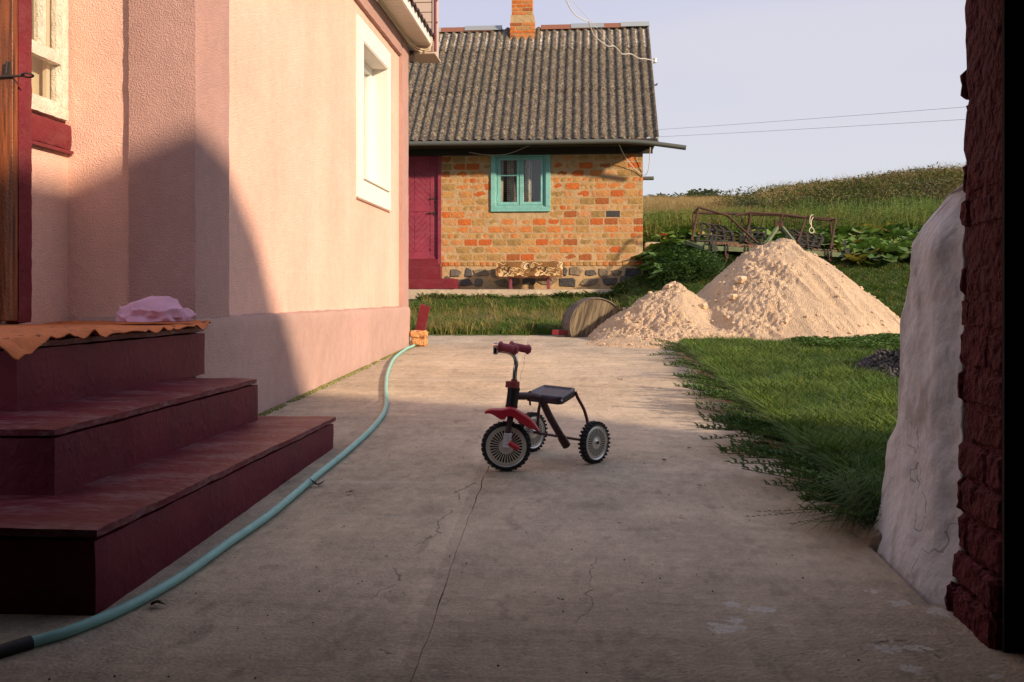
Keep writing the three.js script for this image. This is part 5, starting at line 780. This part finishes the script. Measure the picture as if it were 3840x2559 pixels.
const G1 = [0.042, 0.105, 0.010], G2 = [0.12, 0.20, 0.022], DRY = [0.36, 0.25, 0.10], STRAW = [0.46, 0.34, 0.155];

// lawn beside the yard
{
  const gs = [tuft(9, 0.085, 0.045, 0.0055, 0.8, q), tuft(9, 0.06, 0.05, 0.005, 1.2, q), tuft(8, 0.13, 0.045, 0.006, 1.0, q)], lists = gs.map(() => []);
  const clover = bush(q, 26, 0.05, 0.05, 0.022, 0.014), cl = [];
  for (let k = 0; k < 90000; k++) {
    const d = 3.2 + 8.2 * Math.pow(R(), 1.35), x = 0.962 + 4.2 * R() * R(); if (ratio(x, d) > 0.425 || sandH(x, d) > 0.03 || (x < 1.45 && d < 3.28)) continue; const n = gN(x * 1.4, d * 1.4, 5, 2), y = SLOPE * d > gy(x, d) ? gy(x, d) : gy(x, d);
    if (Math.hypot((x - 2.47) / 0.56, (d - 7.65) / 1.0) < 0.85) continue;
    lists[k % 3].push([M4(x, y + 0.02, d, rnd(0, 6.28), rnd(0.75, 1.25) * (1 + 0.25 * n), rnd(-0.2, 0.2), rnd(-0.2, 0.2)), green(G1, G2, clamp(0.45 + 0.7 * n + rnd(-0.4, 0.4)), rnd(0.7, 1.25)).lerp(lin(0.26, 0.24, 0.06), R() < 0.08 ? 0.6 : 0)]);
    if (k % 3 === 0) cl.push([M4(x, y + 0.02, d, rnd(0, 6.28), rnd(0.6, 1.3)), green([0.04, 0.10, 0.014], [0.08, 0.16, 0.02], R(), rnd(0.75, 1.1))]);
  }
  gs.forEach((g, i) => copies('lawn_grass', g, leafMat(), lists[i], 'short green grass of the lawn beside the kerb', 'grass'));
  for (let k = 0; k < 900; k++) { const x = rnd(2.1, 3.6), d = rnd(9.4, 10.9); if (sandH(x, d) > 0.10 || ratio(x, d) > 0.43) continue; cl.push([M4(x, gy(x, d) + 0.03, d, rnd(0, 6.28), rnd(1.3, 2.6)), green([0.04, 0.11, 0.014], [0.085, 0.175, 0.02], R())]); }
  copies('lawn_weeds', clover, leafMat(), cl, 'small leafy weeds among the lawn grass', 'weeds');
}
// creeping weeds over the kerb
{
  const gs = [0, 1, 2, 3].map((k) => sprig(q, 0.20 + 0.05 * k, 26, 0.03)), lists = gs.map(() => []);
  for (let k = 0; k < 520; k++) {
    const u = R(); let d = u < 0.6 ? 4.1 + 2.0 * R() : u < 0.75 ? rnd(6.0, 8.2) : u < 0.85 ? rnd(3.4, 4.1) : rnd(3.2, 10.5);
    const dens = smooth(0.05, 0.35, 0.45 * gN(d * 1.6, 2, 2, 2) + 0.32); if (R() > dens) continue; const reach = 0.05 * dens * (0.6 + R()); const x = 0.93 - reach * R();
    lists[k % 4].push([M4(x, SLOPE * d + (x > 0.87 ? 0.05 : 0.012), d, Math.PI + rnd(-0.75, 0.75), rnd(0.6, 1.15), 0, x > 0.87 ? rnd(0.05, 0.2) : rnd(-0.12, 0.04)), green([0.03, 0.07, 0.012], [0.075, 0.14, 0.02], R(), 1)]);
  }
  gs.forEach((g, i) => copies('creeping_weeds', g, leafMat(), lists[i], 'creeping knotweed spilling over the kerb onto the concrete', 'weeds'));
  // the dark grass clump at the buttress foot
  const c = []; const qq = rngOf(99); for (let k = 0; k < 260; k++) { const a = Math.PI + (qq() - 0.5) * 2.2, L = 0.10 + 0.26 * qq() * qq(), hh = 0.05 + 0.13 * qq(), x0 = (qq() - 0.5) * 0.16, z0 = (qq() - 0.5) * 0.26, dx = Math.cos(a), dz = Math.sin(a) * 0.8, s = new THREE.Vector3(-dz, 0.3, dx).normalize(); c.push(strip([new THREE.Vector3(x0, 0, z0), new THREE.Vector3(x0 + dx * L * 0.35, hh, z0 + dz * L * 0.35), new THREE.Vector3(x0 + dx * L * 0.75, hh * 0.75, z0 + dz * L * 0.75), new THREE.Vector3(x0 + dx * L, Math.max(0.006, hh * 0.12), z0 + dz * L)], [0.005, 0.0045, 0.003, 0], s)); }
  for (const [L, a] of [[0.46, 3.2], [0.42, 3.42], [0.34, 2.9]]) { const dx = Math.cos(a), dz = Math.sin(a), s = new THREE.Vector3(-dz, 0, dx), P = (t, y) => new THREE.Vector3(dx * L * t, y, dz * L * t); c.push(strip([P(0, 0.03), P(0.3, 0.06), P(0.7, 0.04), P(1, 0.012)], [0.004, 0.0035, 0.003, 0], s)); for (let k = 0; k < 16; k++) c.push(leafQuad(P(0.35 + 0.04 * k, 0.055 - 0.002 * k), dirOf(-a + (k % 2 ? 0.4 : -0.4), 0.3), UP, 0.02, 0.005)); }
  const g = mergeGeometries(c); g.translate(0.97, SLOPE * 3.36 + 0.01, -3.36); thing('grass_clump', g, leafMat({ color: lin(0.05, 0.10, 0.016) }), 'dark overhanging grass clump at the foot of the white buttress', 'grass clump');
}
// dark gravel pile
{
  const g = new THREE.IcosahedronGeometry(1, 0), list = []; for (let k = 0; k < 9000; k++) { const a = rnd(0, 6.28), r = Math.sqrt(R()), x = 2.47 + Math.cos(a) * r * 0.56, d = 7.65 + Math.sin(a) * r * 1.0, h = 0.36 * Math.pow(1 - r, 0.8) * (0.8 + 0.4 * gN(x * 3, d * 3, 2)); const s = rnd(0.007, 0.016); list.push([M4(x, gy(x, d) + h * rnd(0.75, 1), d, rnd(0, 6), s, rnd(0, 3), rnd(0, 3), s * rnd(0.5, 0.9)), lin(...tint([0.045, 0.042, 0.043], rnd(0.3, 1.6)))]); }
  copies('gravel_pile', g, mat(1, 1, 1, 0.8), list, 'small dark gravel pile in the lawn behind the white buttress', 'gravel');
}
// grass in front of the brick cottage
{
  const gs = [tuft(8, 0.10, 0.07, 0.007, 0.8, q), tuft(8, 0.075, 0.08, 0.007, 1.0, q)], lists = gs.map(() => []), tall = tuft(7, 0.34, 0.05, 0.007, 0.9, q), tl = [], weedG = bush(q, 30, 0.09, 0.10, 0.05, 0.03), wl = [];
  for (let k = 0; k < 26000; k++) {
    const d = rnd(12.2, 17.4), x = rnd(-2.9, 3.0); if (sandH(x, d) > 0.03 || (d < 12.45 && x < 0.9)) continue; const patch = smooth(0.2, 0.75, 1 - Math.abs(d - 14.7) / 1.5 + 0.55 * gN(x * 0.8, d, 2)) * (x < 1 ? 1 : 0); if (R() < patch * 0.72) continue; const t = clamp(0.5 + 0.5 * gN(x, d, 3) + rnd(-0.3, 0.3)); const c = green(G1, G2, t, rnd(0.8, 1.1)); if (R() < 0.12 + 0.55 * patch) c.lerp(lin(0.24, 0.18, 0.06), rnd(0.4, 0.9)); lists[k % 2].push([M4(x, gy(x, d), d, rnd(0, 6.28), rnd(0.6, 1.3) * (1 - 0.35 * patch)), c]);
  }
  for (let k = 0; k < 260; k++) { const d = k < 90 ? rnd(12.35, 13.0) : rnd(12.4, 17.2), x = k < 40 ? rnd(-2.1, -1.6) : rnd(-2.8, 1.2); if (sandH(x, d) > 0.03) continue; tl.push([M4(x, gy(x, d), d, rnd(0, 6.28), rnd(0.5, 0.95)), lin(...tint([0.30, 0.24, 0.08], rnd(0.6, 1.1)))]); }
  for (let k = 0; k < 420; k++) { const x = rnd(-2.9, 0.95), d = 17.12 - Math.abs(rnd(0, 0.25)); if (R() < 0.35 && x > -1.6 && x < -0.9) continue; wl.push([M4(x, gy(x, d), d, rnd(0, 6.28), rnd(0.5, 1.25) * (x > -0.6 ? 1.15 : 1)), green(G1, G2, R(), rnd(0.7, 1))]); }
  for (let k = 0; k < 320; k++) { const x = rnd(-0.5, 2.4), d = rnd(16.8, 18.0); if (x < 0.95 && d > 17.2 && x < 0.42) continue; wl.push([M4(x, gy(x, d), d, rnd(0, 6.28), rnd(0.8, 1.8)), green(G1, G2, R(), rnd(0.7, 1))]); }
  gs.forEach((g, i) => copies('verge_grass', g, leafMat(), lists[i], 'patchy green and brown grass before the brick cottage', 'grass')); copies('dry_stalks', tall, leafMat(), tl, 'thin dry grass stalks in the patchy grass', 'dry grass'); copies('wall_weeds', weedG, leafMat(), wl, 'low green weeds along the cottage ledge', 'weeds');
}
// garden, field and bank to the right
{
  const lists = {}, add = (k, m, c) => (lists[k] ??= []).push([m, c]);
  for (let k = 0; k < 12000; k++) { const D = rnd(12.2, 18.5), [x, d] = fromRatio(rnd(0.125, 0.44), D); if (sandH(x, d) > 0.03) continue; add('far_lawn', M4(x, gy(x, d), d, rnd(0, 6.28), rnd(0.8, 1.7)), green(G1, G2, R(), rnd(0.8, 1.15)).lerp(lin(0.22, 0.17, 0.05), R() < 0.22 ? 0.6 : 0)); }
  for (let k = 0; k < 3600; k++) { const D = rnd(15.6, 25), r = rnd(0.125, 0.44), [x, d] = fromRatio(r, D); const edge = 16.6 + 0.9 * gN(x * 0.7, 3, 3); if (D < edge && r > 0.2) continue; if (r < 0.16 && d < 18.2 && x < 1.15) continue; if (D < 18.0 && r > 0.165 && r < 0.345) continue; const h = D < 19 ? rnd(0.5, 0.85) : rnd(0.6, 1.0); add('squash', M4(x, gy(x, d), d, rnd(0, 6.28), h), R() < 0.06 ? lin(0.32, 0.28, 0.04) : green([0.05, 0.125, 0.014], [0.14, 0.25, 0.035], R(), rnd(0.75, 1.1))); }
  for (let k = 0; k < 700; k++) { const D = rnd(15.5, 19), r = rnd(0.13, 0.2), [x, d] = fromRatio(r, D); if (x < 1.2) continue; add('shrubby', M4(x, gy(x, d) + 0.05, d, rnd(0, 6.28), rnd(0.3, 0.62)), green([0.025, 0.07, 0.012], [0.07, 0.15, 0.02], R(), 1)); }
  for (let k = 0; k < 26000; k++) {
    const D = 19.5 * Math.pow(115 / 19.5, Math.pow(R(), 0.9)), [x, d] = fromRatio(rnd(0.12, 0.46), D), n = gN(x * 0.12, d * 0.12, 7, 2), dry = smooth(27, 42, D + 9 * n), bank = smooth(6.5, 14, x) * Math.exp(-Math.pow((d - 41) / 10, 2));
    const c = green([0.09, 0.155, 0.02], [0.19, 0.26, 0.045], clamp(0.5 + 0.5 * n + rnd(-0.3, 0.3)), rnd(0.8, 1.15)); if (R() < dry) c.lerp(lin(...tint(R() < 0.5 ? DRY : STRAW, rnd(0.75, 1.1))), 0.9); else if (R() < 0.25) c.lerp(lin(...DRY), 0.6);
    if (bank > 0.25 && R() < 0.6) c.lerp(R() < 0.6 ? lin(0.27, 0.20, 0.075) : lin(0.13, 0.13, 0.04), 0.75);
    const s = D > 42 ? rnd(0.4, 0.75) * (1 + (D - 42) / 150) : mix(0.75, 0.5, smooth(20, 30, D)) * rnd(0.6, 1.15); add(D > 50 || R() < 0.6 ? 'meadow' : 'tallweed', M4(x, gy(x, d), d, rnd(0, 6.28), s), c);
  }
  for (let k = 0; k < 2600; k++) { const D = rnd(29, 50), [x, d] = fromRatio(rnd(0.22, 0.46), D), bank = smooth(5, 13, x) * Math.exp(-Math.pow((d - 41) / 10, 2)); if (R() > bank * 1.6 || gN(x * 0.35, d * 0.35, 12, 2) < -0.15) continue; const c = green([0.07, 0.105, 0.02], [0.19, 0.215, 0.05], R(), rnd(0.7, 1.2)); if (R() < 0.45) c.lerp(lin(0.21, 0.15, 0.07), 0.65); if (R() < 0.15) c.lerp(lin(0.15, 0.17, 0.10), 0.6); add('bankbush', M4(x, gy(x, d) - 0.05, d, rnd(0, 6.28), rnd(0.45, 1.15)), c); }
  for (let k = 0; k < 420; k++) { const D = rnd(36, 46), [x, d] = fromRatio(rnd(0.28, 0.47), D); if (x < 8) continue; add('crest', M4(x, gy(x, d), d, rnd(0, 6.28), rnd(0.6, 1.2)), lin(...tint([0.20, 0.17, 0.07], rnd(0.5, 1.2)))); }
  for (let k = 0; k < 300; k++) { const D = rnd(100, 113), [x, d] = fromRatio(rnd(0.12, 0.36), D); add('farbush', M4(x, gy(x, d), d, rnd(0, 6.28), rnd(0.8, 1.9) * (0.6 + 0.9 * Math.abs(gN(x * 0.06, 4, 4, 2)))), green([0.05, 0.09, 0.03], [0.13, 0.14, 0.06], R(), 1)); }
  for (let k = 0; k < 2600; k++) { const D = rnd(36, 45), [x, d] = fromRatio(rnd(0.25, 0.47), D); if (x < 6.5) continue; add('meadow', M4(x, gy(x, d) + 0.25, d, rnd(0, 6.28), rnd(0.7, 1.35)), lin(...tint(R() < 0.6 ? STRAW : [0.24, 0.21, 0.07], rnd(0.6, 1.1)))); }
  for (let k = 0; k < 900; k++) { const D = rnd(21, 30), r = rnd(0.2, 0.45), [x, d] = fromRatio(r, D); if (R() > smooth(0.22, 0.42, r + 0.05 * gN(x * 0.5, d * 0.5, 2)) * 0.75) continue; add('tallweed', M4(x, gy(x, d), d, rnd(0, 6.28), rnd(0.5, 0.95)), green([0.09, 0.17, 0.03], [0.19, 0.28, 0.06], R(), rnd(0.8, 1.1))); }
  const m = leafMat();
  copies('garden_grass', tuft(8, 0.12, 0.09, 0.010, 0.9, q), m, lists.far_lawn, 'grass strip between sand heap and garden', 'grass');
  copies('garden_plants', squash(q, 10, 0.42, 0.17), m, lists.squash, 'broad leaved squash plants covering the garden bed', 'squash plants');
  copies('garden_shrubs', bush(q, 150, 0.5, 0.6, 0.13, 0.07), m, lists.shrubby, 'dark leafy plants beside the brick cottage corner', 'plants');
  copies('meadow_grass', tuft(16, 0.85, 0.28, 0.017, 0.55, q), m, lists.meadow, 'tall meadow grass fading from green to golden up the slope', 'meadow');
  copies('tall_weeds', weed(q, 6, 0.95, 0.16, 0.05), m, lists.tallweed, 'tall leafy weeds behind the harrow', 'weeds');
  copies('bank_shrubs', bush(q, 260, 1.0, 1.15, 0.15, 0.06), m, lists.bankbush, 'dark shrubs on the bank to the right', 'shrubs');
  copies('crest_weeds', weed(q, 4, 1.0, 0.10, 0.025), m, lists.crest, 'thin dry weed stalks along the top of the bank', 'weeds');
  copies('far_bushes', bush(q, 90, 0.9, 0.8, 0.3, 0.16), m, lists.farbush, 'small bushes along the far crest of the field', 'bushes');
  // single thin-leaved weed standing against the sky and poppies by the cottage
  const pop = (x, y, d, s, side) => { const g = group('poppy', `${side} red poppy flower beside the brick cottage corner`, 'flower', [x, gy(x, d), d], 'poppies by the cottage'); const hh = y - gy(x, d); part('stem', bar(new THREE.Vector3(0, 0, 0), new THREE.Vector3(0, hh, 0), 0.006, 0.004, 5), mat(0.06, 0.13, 0.03), g); const o = []; for (let k = 0; k < 6; k++) o.push(leafQuad(new THREE.Vector3(0, hh, 0), dirOf(k * 1.05, 0.5), UP, s, s * 0.9, -0.2)); part('petal', mergeGeometries(o), mat(0.62, 0.03, 0.015, 0.7), g); };
  pop(1.40, 2.02, 18.9, 0.06, 'right'); pop(1.31, 2.015, 18.8, 0.05, 'left');
  const mo = []; for (let k = 0; k < 5000; k++) { const d = rnd(4.9, 10.7), t = gN(d * 2, 1, 6, 3); if (t < rnd(-0.5, 0.25)) continue; const x = -1.94 + 0.045 * R() * R(); mo.push([M4(x, SLOPE * d + 0.002, d, rnd(0, 6), rnd(0.003, 0.009), 0, 0, rnd(0.002, 0.010)), lin(...tint(R() < 0.6 ? [0.24, 0.23, 0.075] : [0.15, 0.16, 0.05], rnd(0.6, 1.2)))]); } copies('moss', new THREE.IcosahedronGeometry(1, 1), mat(1, 1, 1, 1), mo, 'yellow green moss along the foot of the pink wall', 'moss');
  thing('concrete_stub', roughBox(1.02, 1.34, 1.3, 1.90, 18.9, 19.05, 0.06, 0.01, 6, 0.015), concrete, 'low grey concrete stub wall beside the brick cottage', 'wall');
}
// power lines over the field
{
  const wire = (p, y1, y2, label) => { const pts = []; for (let k = 0; k <= 20; k++) { const t = k / 20, x = mix(-21, 34, t), d = mix(90, 14.5, t); pts.push(V(x, mix(y1, y2, t) - 0.5 * 4 * t * (1 - t), d)); } thing('power_line', tube(pts, 0.009, 60, 5), mat(0.40, 0.40, 0.43, 0.6), label, 'power line', 'power lines over the field'); };
  const pole = group('utility_pole', 'wooden utility pole carrying the wires beyond the right edge', 'utility pole', [34, 0.4, 14.5]); part('post', bar(new THREE.Vector3(0, -0.5, 0), new THREE.Vector3(0, 6.2, 0), 0.13, 0.1, 12), weatheredWood, pole); part('crossarm', beam(new THREE.Vector3(-0.5, 5.3, 0.3), new THREE.Vector3(0.5, 5.3, -0.3), 0.09, 0.1), weatheredWood, pole);
  wire(0, 14.7, 5.70, 'upper thin grey power line crossing the sky'); wire(0, 14.5, 5.05, 'lower thin grey power line crossing the sky');
}
// litter on the concrete
{
  const where = ['dry leaf scrap beside the hose at the near corner of the steps', 'crooked dry twig scrap beside the hose along the steps', 'thin dry leaf scrap right of the hose', 'dark leaf scrap right of the tricycle', 'small dark leaf scrap behind the right rear wheel', 'tiny dark leaf crumb near the middle of the slab', 'curled leaf scrap near the kerb weeds', 'dark leaf scrap between hose and lowest step', 'tiny leaf crumb at the front of the slab', 'small leaf scrap left of the grass clump', 'small leaf scrap nearest the creeping weeds', 'leaf scrap on the sunlit concrete before the sand'];
  const leafM = mat(0.055, 0.036, 0.02, 0.9), spots = [[-1.128, 2.493, 0.055], [-1.078, 3.896, 0.06], [-0.931, 3.778, 0.04], [0.335, 4.48, 0.03], [0.456, 4.78, 0.03], [0.318, 3.454, 0.02], [0.707, 4.247, 0.035], [-1.228, 3.934, 0.04], [-0.075, 2.601, 0.015], [0.44, 3.98, 0.02], [0.62, 4.6, 0.025], [0.22, 7.6, 0.05]];
  spots.forEach(([x, d, s], i) => { const o = []; for (let k = 0; k < 3; k++) o.push(leafQuad(new THREE.Vector3(rnd(-0.3, 0.3) * s, 0.004, rnd(-0.3, 0.3) * s), dirOf(rnd(0, 6.28), rnd(0, 0.5)), UP, s * rnd(0.5, 1), s * 0.35, rnd(-0.3, 0.4))); const g = mergeGeometries(o); g.translate(x, yardY(x, d) + 0.003, -d); thing('dry_leaf', g, leafM, where[i], 'leaf', 'dry leaves on the concrete'); });
  const peb = new THREE.IcosahedronGeometry(1, 0), list = []; for (let k = 0; k < 420; k++) { const d = 2 + 9 * Math.pow(R(), 1.3), x = rnd(-1.15, 0.86), s = rnd(0.001, 0.003); list.push([M4(x, yardY(x, d) + s * 0.3, d, rnd(0, 6), s, rnd(0, 3), 0), lin(...tint([0.16, 0.12, 0.085], rnd(0.2, 1.3)))]); } copies('grit', peb, mat(1, 1, 1, 0.95), list, 'fine grit and crumbs scattered on the concrete', 'grit');
}
renderer.render(scene, camera);
